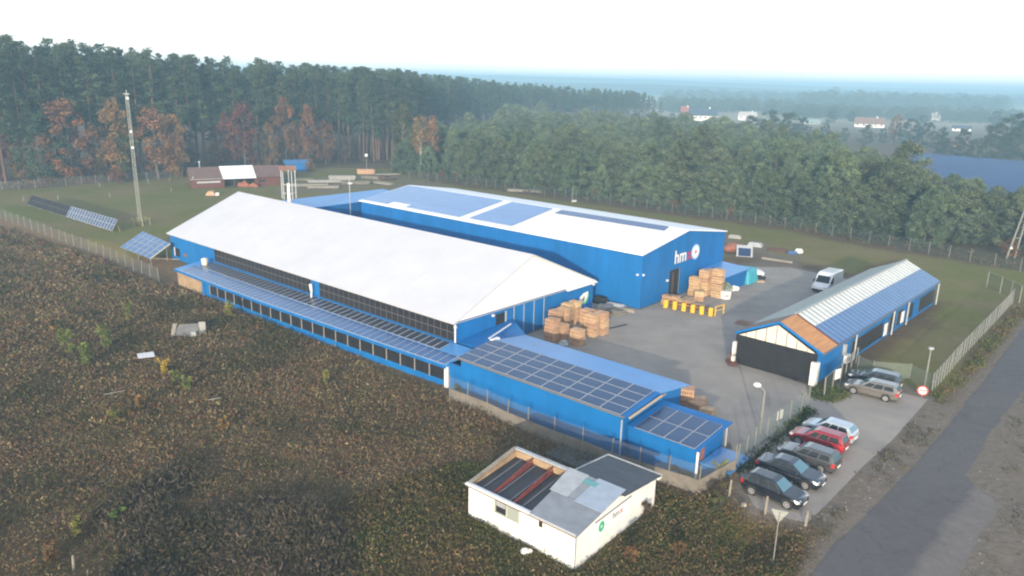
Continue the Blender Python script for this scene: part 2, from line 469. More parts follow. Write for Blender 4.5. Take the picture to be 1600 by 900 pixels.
sp = n.new('ShaderNodeSeparateColor'); l.new(at.outputs['Color'], sp.inputs[0])
tcg = n.new('ShaderNodeTexCoord')
def nmix(c1, c2, scale, lo=.35, hi=.65, det=8):
    z = n.new('ShaderNodeTexNoise'); z.inputs['Scale'].default_value = scale; z.inputs['Detail'].default_value = det; z.inputs['Roughness'].default_value = .7
    l.new(tcg.outputs['Object'], z.inputs['Vector'])
    r = n.new('ShaderNodeMapRange'); r.inputs['From Min'].default_value = lo; r.inputs['From Max'].default_value = hi; l.new(z.outputs[0], r.inputs[0])
    mx = n.new('ShaderNodeMix'); mx.data_type = 'RGBA'; l.new(r.outputs[0], mx.inputs[0])
    for k, c in ((6, c1), (7, c2)):
        if isinstance(c, tuple): mx.inputs[k].default_value = (*c, 1)
        else: l.new(c, mx.inputs[k])
    return mx.outputs[2]
def amix(a, b, fac):
    mx = n.new('ShaderNodeMix'); mx.data_type = 'RGBA'; l.new(fac, mx.inputs[0])
    l.new(a, mx.inputs[6]); l.new(b, mx.inputs[7]); return mx.outputs[2]
c_field = nmix(nmix((.098, .066, .038), (.155, .102, .060), .8), nmix((.076, .062, .032), (.17, .112, .066), 1.5), .12)
c_lawn = nmix(nmix((.118, .124, .030), (.165, .160, .042), 1.3), nmix((.180, .142, .060), (.210, .160, .078), .8), .06, .40, .62)
c_dirt = nmix(nmix((.145, .116, .088), (.205, .168, .135), .9), nmix((.122, .102, .078), (.215, .182, .152), 2.2), .35, .38, .60)
c_for = nmix(nmix((.075, .048, .028), (.15, .075, .040), .7), (.07, .066, .030), .25)
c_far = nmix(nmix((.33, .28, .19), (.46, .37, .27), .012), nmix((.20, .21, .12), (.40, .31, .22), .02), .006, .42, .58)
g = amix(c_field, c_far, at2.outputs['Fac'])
g = amix(g, c_lawn, sp.outputs[0]); g = amix(g, c_for, sp.outputs[2]); g = amix(g, c_dirt, sp.outputs[1])
l.new(g, pb.inputs['Base Color'])
zb = n.new('ShaderNodeTexNoise'); zb.inputs['Scale'].default_value = 3; zb.inputs['Detail'].default_value = 6; l.new(tcg.outputs['Object'], zb.inputs['Vector'])
bpn = n.new('ShaderNodeBump'); bpn.inputs['Strength'].default_value = .5; bpn.inputs['Distance'].default_value = .12; l.new(zb.outputs[0], bpn.inputs['Height']); l.new(bpn.outputs[0], pb.inputs['Normal'])
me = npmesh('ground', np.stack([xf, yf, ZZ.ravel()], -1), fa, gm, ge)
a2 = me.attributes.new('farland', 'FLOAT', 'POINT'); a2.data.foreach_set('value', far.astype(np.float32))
for p in me.polygons: p.use_smooth = True
gob = kind(link(bpy.data.objects.new('ground', me)), 'structure')

def sheet(name, poly, z, mt, parent=None):
    mb = MB(); mb.prism(poly, z - .012, z)
    return kind(mb.build(name, mt, parent), 'structure')
# yard surface: worn asphalt and rolled gravel
ym = mat('worn_yard_surface', (.325, .288, .252), .92, 0, .24, .22, bump=.35, bscale=9, spec=.15, col2=(.245, .222, .200))
sheet('yard_paving', YARD, .016, ym)
# the road with its worn surface
road_l = [gp(1236, 935), gp(1262, 903), gp(1312, 846), gp(1360, 798), gp(1425, 733), gp(1480, 668), gp(1538, 594), gp(1600, 511), gp(1700, 385)]
road_r = [gp(1760, 400), gp(1660, 525), gp(1600, 606), gp(1553, 668), gp(1510, 742), gp(1524, 760), gp(1552, 780), gp(1558, 802), gp(1532, 832), gp(1500, 902), gp(1480, 950)]
rm = bpy.data.materials.new('old_road_asphalt'); rm.use_nodes = True
n = rm.node_tree.nodes; l = rm.node_tree.links
pb = n['Principled BSDF']; pb.inputs['Roughness'].default_value = .85; pb.inputs['Specular IOR Level'].default_value = .25
tcg = n.new('ShaderNodeTexCoord')
c_road = nmix(nmix((.112, .101, .096), (.140, .127, .120), .9), nmix((.158, .143, .132), (.122, .111, .106), 2.6), .09, .42, .62)
# a darker resealed lane along the left half
rdir = np.array(road_l[4]) - np.array(road_l[1]); rdir = rdir / np.linalg.norm(rdir); rn = np.array([rdir[1], -rdir[0]]); r0 = np.array(road_l[2]) @ rn
vm = n.new('ShaderNodeVectorMath'); vm.operation = 'DOT_PRODUCT'; vm.inputs[1].default_value = (rn[0], rn[1], 0); l.new(tcg.outputs['Object'], vm.inputs[0])
zz = n.new('ShaderNodeTexNoise'); zz.inputs['Scale'].default_value = .35; zz.inputs['Detail'].default_value = 5; l.new(tcg.outputs['Object'], zz.inputs['Vector'])
ma = n.new('ShaderNodeMath'); ma.operation = 'MULTIPLY_ADD'; ma.inputs[1].default_value = 1.6; l.new(zz.outputs[0], ma.inputs[0]); l.new(vm.outputs['Value'], ma.inputs[2])
mrr = n.new('ShaderNodeMapRange'); mrr.inputs['From Min'].default_value = r0 + 4.6; mrr.inputs['From Max'].default_value = r0 + 5.2; l.new(ma.outputs[0], mrr.inputs[0])
mxx = n.new('ShaderNodeMix'); mxx.data_type = 'RGBA'; mxx.blend_type = 'MULTIPLY'; mxx.inputs[6].default_value = (1, 1, 1, 1)
mr3 = n.new('ShaderNodeMix'); mr3.data_type = 'RGBA'; mr3.inputs[6].default_value = (.84, .85, .90, 1); mr3.inputs[7].default_value = (1.32, 1.28, 1.22, 1); l.new(mrr.outputs[0], mr3.inputs[0])
mx4 = n.new('ShaderNodeMix'); mx4.data_type = 'RGBA'; mx4.blend_type = 'MULTIPLY'; mx4.inputs[0].default_value = 1; l.new(c_road, mx4.inputs[6]); l.new(mr3.outputs[2], mx4.inputs[7])
def cracks(n, l, src, sc1, wdt, dark):
    wn_ = n.new('ShaderNodeTexNoise'); wn_.inputs['Scale'].default_value = 1.1; wn_.inputs['Detail'].default_value = 4; l.new(tcg.outputs['Object'], wn_.inputs['Vector'])
    av = n.new('ShaderNodeVectorMath'); av.operation = 'MULTIPLY_ADD'; av.inputs[1].default_value = (1.6, 1.6, 0); l.new(wn_.outputs['Color'], av.inputs[0]); l.new(tcg.outputs['Object'], av.inputs[2])
    vo = n.new('ShaderNodeTexVoronoi'); vo.feature = 'DISTANCE_TO_EDGE'; vo.inputs['Scale'].default_value = sc1; l.new(av.outputs[0], vo.inputs['Vector'])
    r_m = n.new('ShaderNodeMapRange'); r_m.inputs['From Min'].default_value = wdt * .4; r_m.inputs['From Max'].default_value = wdt; r_m.inputs['To Min'].default_value = dark; r_m.inputs['To Max'].default_value = 1; l.new(vo.outputs['Distance'], r_m.inputs[0])
    mm_ = n.new('ShaderNodeMix'); mm_.data_type = 'RGBA'; mm_.blend_type = 'MULTIPLY'; mm_.inputs[0].default_value = 1; l.new(src, mm_.inputs[6]); l.new(r_m.outputs[0], mm_.inputs[7]); return mm_.outputs[2]
l.new(cracks(n, l, mx4.outputs[2], .30, .010, .80), pb.inputs['Base Color'])
def rough_edge(pts, amp, seed, step=1.2):
    out = []
    for i in range(len(pts) - 1):
        a, b = np.array(pts[i]), np.array(pts[i + 1]); L_ = np.linalg.norm(b - a); k = max(1, int(L_ / step)); nn = np.array([-(b - a)[1], (b - a)[0]]) / L_
        for j in range(k):
            p = a + (b - a) * j / k
            out.append(tuple(p + nn * amp * 2 * (float(fbm(p[0], p[1], 1.6, seed)) - .5)))
    out.append(tuple(pts[-1])); return out
sheet('road', rough_edge(road_l, .18, 41, .4) + rough_edge(road_r, .3, 43, .4), .022, rm)

# distant hills
def hill(name, d, xs, hs, depth, col):
    mb_v = []; mb_f = []
    k = 60; rows = 8
    x = np.linspace(xs[0], xs[-1], k)
    hh = np.interp(x, xs, hs) * (1 + .10 * (fbm(x, x * 0 + d, 420, 3) - .5))
    for j in range(rows + 1):
        t = j / rows
        prof = math.sin(PI * t) ** .8
        for i in range(k): mb_v.append((x[i], d + depth * (t - .5) + 200 * (fbm(x[i], d, 900, 5) - .5), min(41.5, max(-6, hh[i] * prof - 4 + 3 * (float(fbm(x[i], t * 900 + d, 60, 9)) - .5)))))
    for j in range(rows):
        for i in range(k - 1): mb_f.append((j * k + i, j * k + i + 1, (j + 1) * k + i + 1, (j + 1) * k + i))
    mm = mat('wooded_hillside', (.035, .055, .030), .95, 0, .4, .01)
    me = bpy.data.meshes.new(name); me.from_pydata(mb_v, [], mb_f); me.materials.append(mm)
    return kind(link(bpy.data.objects.new(name, me)), 'structure')
hill('hills', 3000, [-2600, -1400, -600, -200, 200, 600, 1000, 1300, 1700, 2600], [38, 40, 41, 43, 43, 39, 33, 30, 33, 29], 900, None)
hill('hills', 1900, [-1500, -600, 0, 300, 700, 1000, 1500, 2000], [18, 22, 23, 26, 20, 22, 25, 18], 500, None)

# the morning haze lying over the land
hz = MB().box(-2750, 3800, -60, 5200, -9, 43).build('haze', [])
kind(hz, 'stuff')
hm = bpy.data.materials.new('morning_haze'); hm.use_nodes = True
n = hm.node_tree.nodes; n.clear(); l = hm.node_tree.links
mo = n.new('ShaderNodeOutputMaterial'); pv = n.new('ShaderNodeVolumePrincipled')
HAZE_DENSITY = 0.00085
pv.inputs['Color'].default_value = (.46, .77, 1.0, 1)
pv.inputs['Density'].default_value = HAZE_DENSITY
pv.inputs['Anisotropy'].default_value = 0.0
l.new(pv.outputs[0], mo.inputs['Volume'])
hz.data.materials.append(hm)

# ================================================================== BUILDINGS
def panel_grid(parent, name, origin, ax, ay, nx, ny, pw, ph, gap, mt, framemat, thick=.035, limit=None, fw=.03):
    """single framed solar modules laid out on a plane; ax, ay unit vectors; each module an object of its own"""
    ax = Vector(ax).normalized(); ay = Vector(ay).normalized(); nz_ = ax.cross(ay).normalized()
    mb = MB()
    def P(x, y, z): return ax * x + ay * y + nz_ * z
    mb.cur = 1
    mb.hexa([P(0, 0, 0), P(pw, 0, 0), P(pw, ph, 0), P(0, ph, 0)], [P(0, 0, thick), P(pw, 0, thick), P(pw, ph, thick), P(0, ph, thick)])
    mb.cur = 0
    mb.hexa([P(fw, fw, thick - .01), P(pw - fw, fw, thick - .01), P(pw - fw, ph - fw, thick - .01), P(fw, ph - fw, thick - .01)],
            [P(fw, fw, thick + .006), P(pw - fw, fw, thick + .006), P(pw - fw, ph - fw, thick + .006), P(fw, ph - fw, thick + .006)])
    me = mb.mesh(name, [mt, framemat])
    out = []
    for j in range(ny):
        for i in range(nx):
            o = bpy.data.objects.new(name, me); link(o, parent)
            o.location = Vector(origin) + ax * (i * (pw + gap)) + ay * (j * (ph + gap))
            out.append(o)
    return out

# ---------------------------------------------------------------- the white roofed hall
LA, WA, HEA, HRA = 59.4, 22.9, 3.73, 8.58
hA = thing('industrial_hall', 'long blue hall with plain white gabled roof and a solar canopy on the field side', 'hall', (*FA.o, 0), FA.a, 'blue factory halls')
wl = MB()
wl.box(-LA, 0, 0, .2, LOW - .1, HEA - .02)                  # field side
wl.box(-LA, 0, WA - .2, WA, -.1, HEA - .02)
wl.box(-.2, -.003, .203, 5.85, -.1, HEA - .02); wl.box(-.2, -.003, 7.25, WA - .203, -.1, HEA - .02); wl.box(-.2, -.003, 5.85, 7.25, 3.25, HEA - .02); wl.box(-.2, -.003, 5.85, 7.25, -.1, .6)
wl.build('wall', BLUE, hA)
MB().box(-LA + .003, -LA + .2, .203, WA - .203, -1.2, HEA - .02).build('end_wall', BLUE_OLD, hA)
rf = MB()
ov = .35
def roofplane(y0, z0, y1, z1, x0, x1, t=.16):
    return [(x0, y0, z0), (x1, y0, z0), (x1, y1, z1), (x0, y1, z1)]
sl_ = (HRA - HEA) / (WA / 2)
rf.slab([(-LA - ov, -ov, HEA - ov * sl_ + .12), (ov * .5, -ov, HEA - ov * sl_ + .12), (ov * .5, WA / 2, HRA + .12), (-LA - ov, WA / 2, HRA + .12)], .14)
rf.slab([(-LA - ov, WA / 2, HRA + .12), (ov * .5, WA / 2, HRA + .12), (ov * .5, WA + ov, HEA - ov * sl_ + .12), (-LA - ov, WA + ov, HEA - ov * sl_ + .12)], .14)
roofA = rf.build('roof', WHITE_ROOF, hA)
for k in range(1, 12):                      # welded seams of the membrane
    x = -LA + k * LA / 12
    sm = MB().slab([(x - .05, -ov + .01, HEA - ov * sl_ + .145), (x + .05, -ov + .01, HEA - ov * sl_ + .145), (x + .05, WA / 2 - .02, HRA + .135), (x - .05, WA / 2 - .02, HRA + .135)], .02)
    sm.build('seam', mat('roof_seam', (.54, .54, .57), .6), roofA)
gm_ = MB(); gm_.extrude_x([(.05, HEA + .0), (WA - .05, HEA + .0), (WA / 2, HRA - .05)], -.15, .02)
gm_.build('gable', mat('white_gable_sheet', (.82, .80, .77), .55, 0, .05, .4), hA)
gb = MB(); gb.box(-LA + .01, -LA + .2, .25, WA - .25, HEA, HEA + .02); gb.extrude_x([(.3, HEA + .03), (WA - .3, HEA + .03), (WA / 2, HRA - .1)], -LA + .02, -LA + .18)
gb.build('gable', WHITE, hA)
MB().slab([(.03, 17.4, HEA - .04), (.45, 17.4, HEA - .16), (.45, WA + .3, HEA - .16), (.03, WA + .3, HEA - .04)], .06).build('eave_flashing', WHITE, hA)
fb_ = MB(); fb_.bar((.20, -.3, HEA - .06), (.20, 17.3, HEA - .06), .05, .08); fb_.build('gutter', LGREY, hA)
dr = MB().box(-.12, -.06, 5.85, 7.25, .6, 3.25).build('doorway', BLACK, hA)
fr = MB(); fr.box(-.02, .06, 7.25, 7.45, .6, 3.3); fr.build('door_frame', LGREY, dr)
for y in (8.6, 10.2, 11.9, 13.6):
    MB().box(.0, .05, y, y + .09, 0, HEA - .25).build('downpipe', LGREY, hA)
for x in (.08,):
    MB().tube((x, -.05, 1.7), (x, -.05, HEA - .2), .07).build('downpipe', WHITE, hA)
em = MB(); em.extrude_x([(20.1, 1.55), (20.3, 2.15), (20.9, 2.5), (21.9, 2.62), (21.95, 1.95), (21.6, 1.35), (20.9, 1.15), (20.3, 1.2)], .012, .05)
eo = em.build('emblem_board', WHITE, hA)
e2 = MB(); e2.extrude_x([(20.3, 1.2), (20.9, 1.15), (21.6, 1.35), (21.95, 1.95), (21.9, 2.62), (21.75, 2.0), (21.4, 1.55), (20.9, 1.35)], .052, .066); e2.build('green_swoosh', mat('lime_green_paint', (.20, .55, .10), .5), eo)
e3 = MB(); e3.extrude_x([(20.8, 1.6), (21.05, 1.55), (21.25, 1.8), (21.2, 2.1), (20.95, 2.15), (20.8, 1.9)], .052, .066); e3.build('dark_spot', GREYT, eo)
for y in (-.1, 5.3, WA - .1):
    MB().box(.02, .24, y - .12, y + .12, HEA - .55, HEA - .32).build('floodlight', LAMPW, hA)
# dark solar modules hung on the field side wall: two rows in two runs
for xa, xb in ((-46.4, -23.9), (-22.25, -.1)):
    nx = 24
    pw = (xb - xa) / nx - .02
    panel_grid(hA, 'wall_solar_panel', (xa, -.03, 1.80), (1, 0, 0), (0, 0, 1), nx, 2, pw, .84, .02, PV_D, ALU_D, fw=.022)
wn = MB().box(-58.2, -56.7, -.04, -.005, .55, 1.75).build('window', BLACK, hA)
MB().box(-58.3, -58.1, -.07, -.042, .55, 1.8).build('frame', WHITE, wn)
MB().box(-55.6, -54.4, -.04, -.006, .95, 1.35).build('wall_patch', mat('rusty_patch', (.16, .09, .08), .9), hA)
ab = thing  # alias kept short
# lean-to canopy along the field side
CX = [(-49.0, -4.55), (-38, -4.72), (-28, -4.72), (-10.5, -4.25), (2.6, -3.75)]
def cy(x): return float(np.interp(x, [c[0] for c in CX], [c[1] for c in CX]))
CZI, CZO = 1.62, .98
cr = MB()
for (xa, ya), (xb, yb) in zip(CX[:-1], CX[1:]):
    cr.slab([(xa, ya, CZO), (xb, yb, CZO), (xb, -.04 if xb < 0 else .0, CZI), (xa, -.04, CZI)], .10)
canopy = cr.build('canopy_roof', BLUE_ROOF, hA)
fa_ = MB()
for (xa, ya), (xb, yb) in zip(CX[:-1], CX[1:]): fa_.bar((xa, ya - .03, CZO - .12), (xb, yb - .03, CZO - .12), .06, .26)
fa_.build('fascia', BLUE, canopy)
MB().bar((-46.5, -.12, CZI + .10), (0, -.12, CZI + .10), .2, .12).build('ridge_flashing', BLUE, canopy)
def cpt(x, t, dz): y0 = cy(x); return Vector((x, y0 * (1 - t) + (-.05) * t, CZO * (1 - t) + CZI * t + dz))
def cpanel(name, x0, x1, t0, t1, m1, m2):
    mb = MB(); mb.cur = 1
    q = [cpt(x0, t0, .05), cpt(x1, t0, .05), cpt(x1, t1, .05), cpt(x0, t1, .05)]
    mb.slab(q, .04); mb.cur = 0
    e_ = .03
    tt = .006
    q2 = [cpt(x0 + e_, t0 + tt, .056), cpt(x1 - e_, t0 + tt, .056), cpt(x1 - e_, t1 - tt, .056), cpt(x0 + e_, t1 - tt, .056)]
    mb.slab(q2, .01)
    return mb
NCP = 50
xs = np.linspace(-47.6, 2.3, NCP + 1)
for i in range(NCP):
    cpanel('p', xs[i] + .012, xs[i + 1] - .012, .04, .50, PV_L, ALU).build('canopy_solar_panel', [PV_L, LGREY], canopy)
xs2 = np.linspace(-46.8, .2 if False else -.3, 48)
for i in range(47):
    cpanel('p', xs2[i] + .045, xs2[i + 1] - .045, .535, .95, PV_D, ALU_D).build('canopy_solar_panel', [mat('solar_glass_slate', (.040, .048, .080), .28, 0, .3, .8, spec=.5), LGREY], canopy)
cw = MB()
for (xa, ya), (xb, yb) in zip(CX[:-1], CX[1:]):
    xa2 = max(xa, -41.6)
    if xb <= xa2: continue
    ya2 = cy(xa2)
    cw.hexa([(xa2, ya2 + .25, LOW - .3), (xb, yb + .25, LOW - .3), (xb, yb + .45, LOW - .3), (xa2, ya2 + .45, LOW - .3)], [(xa2, ya2 + .25, CZO - .1), (xb, yb + .25, CZO - .1), (xb, yb + .45, CZO - .1), (xa2, ya2 + .45, CZO - .1)])
cw.build('canopy_wall', BLUE, hA)
nb = 21
bx = np.linspace(-39.6, 2.3, nb + 1)
for i in range(nb):
    xa, xb = bx[i], bx[i + 1]
    mb = MB()
    for q in range(2):
        x0 = xa + .10 + q * (xb - xa - .12) / 2; x1 = x0 + (xb - xa - .12) / 2 - .03
        y0, y1 = cy(x0) + .18, cy(x1) + .18
        mb.hexa([(x0, y0, -.55), (x1, y1, -.55), (x1, y1 + .04, -.55), (x0, y0 + .04, -.55)], [(x0, y0, .62), (x1, y1, .62), (x1, y1 + .04, .62), (x0, y0 + .04, .62)])
    mb.build('wall_bay_panel', PV_D, hA)
    MB().box(xa - .035, xa + .035, cy(xa) + .13, cy(xa) + .21, -.62, .72).build('bay_post', mat('pale_post', (.30, .285, .27), .7), hA)
MB().box(2.35, 2.75, cy(2.6) + .05, cy(2.6) + .42, LOW - .2, .85).build('corner_post', WHITE, hA)
for k, (xa, xb) in enumerate(((-48.6, -46.6), (-46.55, -44.1), (-44.05, -41.7))):
    MB().box(xa, xb, cy(xa) + .22, cy(xa) + .30, LOW - .3, .72).build('board_wall', OSB, hA)
MB().box(-41.65, -40.9, cy(-41) + .16, cy(-41) + .24, LOW - .3, .8).build('corner_post', BLUE, hA)

# white tank and pipe standing on the canopy
tk = tag(MB().tube((0, 0, 0), (0, 0, .75), .38, .45, 12).ball((0, 0, .75), .45, 12, .45).build('roof_tank', mat('cream_plastic', (.68, .64, .54), .5)), 'small cream plastic tank standing on the canopy by the blue hall wall', 'tank')
tk.location = (*FA.w(-46.6, -1.4), 1.46)
pp = thing('vent_pipe', 'white bent vent pipe on the long canopy beside the blue wall gap', 'pipe', (*FA.w(-23.2, -.55), 1.6), FA.a)
MB().tube((0, 0, -.1), (0, .05, .8), .10).build('riser', WHITE, pp); MB().tube((0, .05, .75), (0, -.05, 1.55), .16, .20).build('cowl', WHITE, pp)

# ---------------------------------------------------------------- the second hall with the sign
LB, WB, HEB, HRB = 54.0, 21.3, 6.69, 8.24
hB = thing('industrial_hall', 'tall blue hall with white sign letters on its gable and blue arrays on its roof', 'hall', (*FB.o, 0), FB.a, 'blue factory halls')
w = MB()
w.box(-LB, 0, 0, .2, -.1, HEB)
w.box(-LB, 0, WB - .2, WB, -.1, HEB)
w.box(-.2, -.003, .203, 6.7, -.1, HEB); w.box(-.2, -.003, 9.1, WB - .203, -.1, HEB); w.box(-.2, -.003, 6.7, 9.1, 3.6, HEB)
w.extrude_x([(.0, HEB), (WB, HEB), (WB / 2, HRB - .02)], -.2, -.004)
w.box(-LB + .003, -LB + .2, .203, WB - .203, -.1, HEB)
w.extrude_x([(.0, HEB), (WB, HEB), (WB / 2, HRB - .02)], -LB + .004, -LB + .2)
w.build('wall', BLUE, hB)
sb = (HRB - HEB) / (WB / 2)
r_ = MB()
r_.slab([(-LB - .2, -.25, HEB - .25 * sb + .16), (.15, -.25, HEB - .25 * sb + .16), (.15, WB / 2, HRB + .16), (-LB - .2, WB / 2, HRB + .16)], .14)
r_.slab([(-LB - .2, WB / 2, HRB + .16), (.15, WB / 2, HRB + .16), (.15, WB + .25, HEB - .25 * sb + .16), (-LB - .2, WB + .25, HEB - .25 * sb + .16)], .14)
roofB = r_.build('roof', mat('white_hall_roof', (.84, .84, .85), .5, 0, .05, .3), hB)
MB().bar((-LB - .2, -.30, HEB + .06), (.15, -.30, HEB + .06), .10, .16).build('gutter', WHITE, hB)
def rz(y, d=0): return HEB + sb * y + .16 + d
PV_B = mat('solar_glass_sky_blue', (.10, .22, .46), .16, 0, .12, .4, spec=.6)
def arr(poly, m_, nm='solar_array', hcol=.06):
    mb = MB()
    n_ = len(poly)
    tri = tessellate_polygon([[Vector((p[0], p[1], 0)) for p in poly]])
    vs = [(p[0], p[1], rz(p[1], .05)) for p in poly] + [(p[0], p[1], rz(p[1], .05 + hcol)) for p in poly]
    mb.add(vs, [tuple(t) for t in tri] + [tuple(n_ + i for i in t) for t in tri] + [(i, (i + 1) % n_, n_ + (i + 1) % n_, n_ + i) for i in range(n_)])
    o = mb.build(nm, m_, hB)
    # the thin pale joints between the modules
    jb = MB()
    x0 = min(p[0] for p in poly); x1 = max(p[0] for p in poly); y0 = max(min(p[1] for p in poly), .0) + 1.7; y1 = max(p[1] for p in poly)
    x = x0 + 1.05
    while x < x1 - .3:
        jb.slab([(x - .02, y0, rz(y0, .118)), (x + .02, y0, rz(y0, .118)), (x + .02, y1 - .05, rz(y1 - .05, .118)), (x - .02, y1 - .05, rz(y1 - .05, .118))], .01); x += 1.05
    y = y0 + 1.65
    while y < y1 - .4:
        jb.slab([(x0 + .05, y - .02, rz(y - .02, .116)), (x1 - .05, y - .02, rz(y - .02, .116)), (x1 - .05, y + .02, rz(y + .02, .116)), (x0 + .05, y + .02, rz(y + .02, .116))], .01); y += 1.65
    jb.build('module_joints', mat('blue_grey_joint', (.13, .24, .44), .5, .2), o)
arr([(-53.9, .35), (-47.9, .45), (-47.9, 1.9), (-43.4, 1.9), (-43.4, .6), (-31.7, .6), (-31.7, 10.1), (-53.6, 10.1)], PV_B)
arr([(-29.8, .8), (-21.7, .9), (-21.9, 10.1), (-29.9, 10.1)], PV_B)
arr([(-20.2, 8.5), (-2.4, 8.7), (-2.7, 10.3), (-20.3, 10.1)], mat('solar_glass_navy', (.03, .07, .19), .2, spec=.5))
MB().box(-.15, -.06, 6.7, 9.1, -.05, 3.6).build('doorway', BLACK, hB)
djb = MB().box(-.04, .05, 9.1, 9.22, 0, 3.65); djb.build('door_frame', ALU_D, hB)
MB().box(-.12, -.02, 7.5, 7.9, .02, 3.2).build('door_leaf', WOOD_D, hB)
for y in (.25,): MB().box(.0, .2, y - .12, y + .12, 4.1, 4.32).build('floodlight', LAMPW, hB)
MB().box(-.65, -.4, -.2, -.01, 4.08, 4.3).build('floodlight', LAMPW, hB)
MB().box(.0, .2, 5.95, 6.2, 2.35, 2.6).build('floodlight', LAMPW, hB)
for x in (-11.5, -23.2, -35, -46.5): MB().box(x - .05, x + .05, -.015, -.002, 0, HEB - .1).build('wall_joint', mat('dark_blue_joint', (.006, .08, .25), .6), hB)
# sign: white letters, a red x and a round disc
sg = MB().box(-.001, .003, 7.5, 7.6, 5.2, 5.3)
sgn = thing  # noqa
sign = bpy.data.objects.new('sign_letters', text_mesh('hm', 2.45, 'sign_letters', WHITE, .01, .03)); link(sign, hB)
sign.matrix_local = basis((.06, 7.5, 4.35), (0, 1, -.0), (0, 0, 1))
sx = text_obj('x', 2.45, 'sign_letter_red', REDP, hB, basis((.06, 10.75, 4.35), (0, 1, 0), (0, 0, 1)))
dsc = MB().tube((.03, 12.98, 5.12), (.08, 12.98, 5.12), 1.0, n=28).build('sign_disc', mat('sign_disc_white', (.78, .82, .88), .5), hB)
MB().extrude_x([(12.72, 4.80), (12.72, 5.44), (13.33, 5.12)], .084, .10).build('sign_arrow', REDP, dsc)
rg = MB()
for k in range(24):
    a0, a1 = 2 * PI * k / 24, 2 * PI * (k + 1) / 24
    rg.add([(.09, 12.98 + r0_ * math.cos(a_), 5.12 + r0_ * math.sin(a_)) for r0_, a_ in ((.78, a0), (.98, a0), (.98, a1), (.78, a1))], [(0, 1, 2, 3)])
rg.build('disc_rim', mat('pale_blue_rim', (.35, .55, .75), .5), dsc)
# low blue store at the front corner
lt = thing('lean_to', 'low blue flat roofed store against the right corner of the tall blue hall', 'shed', (*FB.w(0, 0), 0), FB.a)
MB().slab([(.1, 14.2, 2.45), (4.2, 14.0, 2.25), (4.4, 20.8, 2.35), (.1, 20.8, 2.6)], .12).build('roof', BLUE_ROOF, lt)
MB().box(.1, 4.0, 14.4, 20.6, 0, 2.2).build('wall', BLUE, lt)

# ---------------------------------------------------------------- low blue range between the halls
cx0, cy0 = FA.w(-LA + 1, WA + 5)
rg_ = thing('storage_range', 'blue range with a flat blue roof closing the gap behind the two halls', 'outbuilding', (*FB.o, 0), FB.a)
p1, p2, p3, p4 = G(447, 312, 3.2), G(662, 283, 3.2), G(562, 315, 3.2), G(480, 322, 3.2)
def toB(p): dx, dy = p[0] - FB.o[0], p[1] - FB.o[1]; return (FB.c * dx + FB.s * dy, -FB.s * dx + FB.c * dy)
a_, b_, c_ = toB(G(447, 310, 3.2)), toB(G(600, 297, 3.2)), toB(G(562, 315, 3.2))
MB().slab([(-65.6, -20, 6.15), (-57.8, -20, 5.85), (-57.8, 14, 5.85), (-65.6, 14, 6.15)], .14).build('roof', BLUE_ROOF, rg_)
MB().box(-65.3, -58.0, -19.8, 13.8, -.1, 5.7).build('wall', BLUE, rg_)
for x, y, hgt, lbl in ((-LB + 6, -2.2, 1.6, 'short white vent standing on the pale blue shed between the halls'),):
    sd = thing('small_shed', 'small pale blue roofed shed in the gap between the two halls', 'shed', (*FB.w(x - 1, -2.6), 0), FB.a)
    MB().slab([(-5, -1, 3.2), (1.2, -1, 3.0), (1.2, 1, 3.05), (-5, 1, 3.25)], .1).build('roof', mat('pale_blue_sheet', (.30, .50, .68), .4), sd)
    MB().box(-4.8, 1, -.8, .8, -.05, 2.95).build('wall', BLUE_OLD, sd)
    MB().tube((-1.2, 0, 3.1), (-1.2, 0, 4.7), .14).build('vent', LGREY, sd)

# ---------------------------------------------------------------- low front building with the solar roof
hC = thing('low_building', 'low blue building with a long gridded solar roof and bare blue rear slope', 'outbuilding', (*FA.o, 0), FA.a)
w = MB(); w.extrude_x([(-3.85, LOW - .1), (4.75, LOW - .1), (4.75, 2.22), (.75, 2.72), (-3.85, 2.24)], 4.7, 22.0); w.build('wall', BLUE, hC)
r_ = MB()
r_.slab([(4.3, -4.1, 2.36), (22.3, -4.1, 2.36), (22.3, .75, 2.88), (4.3, .75, 2.88)], .09)
r_.build('roof', BLUE, hC)
MB().slab([(4.6, .75, 2.885), (22.35, .75, 2.885), (22.55, 5.1, 2.36), (4.6, 5.1, 2.36)], .09).build('rear_roof', BLUE_ROOF, hC)
def ptn(c, q, t): return [c[k] * (1 - t) + q[k] * t for k in range(3)]
sy = math.hypot(4.85, .52)
panel_grid(hC, 'solar_panel', (4.4, -4.05, 2.40), (1, 0, 0), (0, 4.85, .52), 9, 4, 1.895, 1.165, .04, mat('solar_glass_blue_grey', (.030, .066, .155), .20, 0, .25, .6, spec=.55), ALU, fw=.035)
MB().bar((4.3, -4.16, 2.36), (22.2, -4.16, 2.36), .10, .10).build('gutter', ALU_D, hC)
MB().tube((21.95 + .5, -3.8, 2.28), (22.55, .6, 2.74), .10).build('pipe', mat('tan_pipe', (.38, .31, .22), .6), hC)
MB().tube((22.1, -4.3, -.9), (22.1, -4.3, 2.2), .06).build('downpipe', LGREY, hC)
MB().box(4.25, 4.6, .4, 1.4, 2.75, 2.98).build('vent_box', WHITE, hC)
MB().bar((3.0, 1.6, 2.44), (1.4, 6.6, 2.40), .12, .10).build('white_strip', WHITE, hC)
lk = MB(); lk.slab([(.03, .3, 1.7), (4.7, .3, 1.9), (4.7, 5.2, 2.25), (.03, 8.4, 2.25)], .1); lk.box(.05, 4.66, .5, 5.0, LOW, 1.6); lk.box(2.8, 4.66, -3.55, -3.3, LOW - .2, 1.3)
lk.build('link_roof', BLUE, hC)
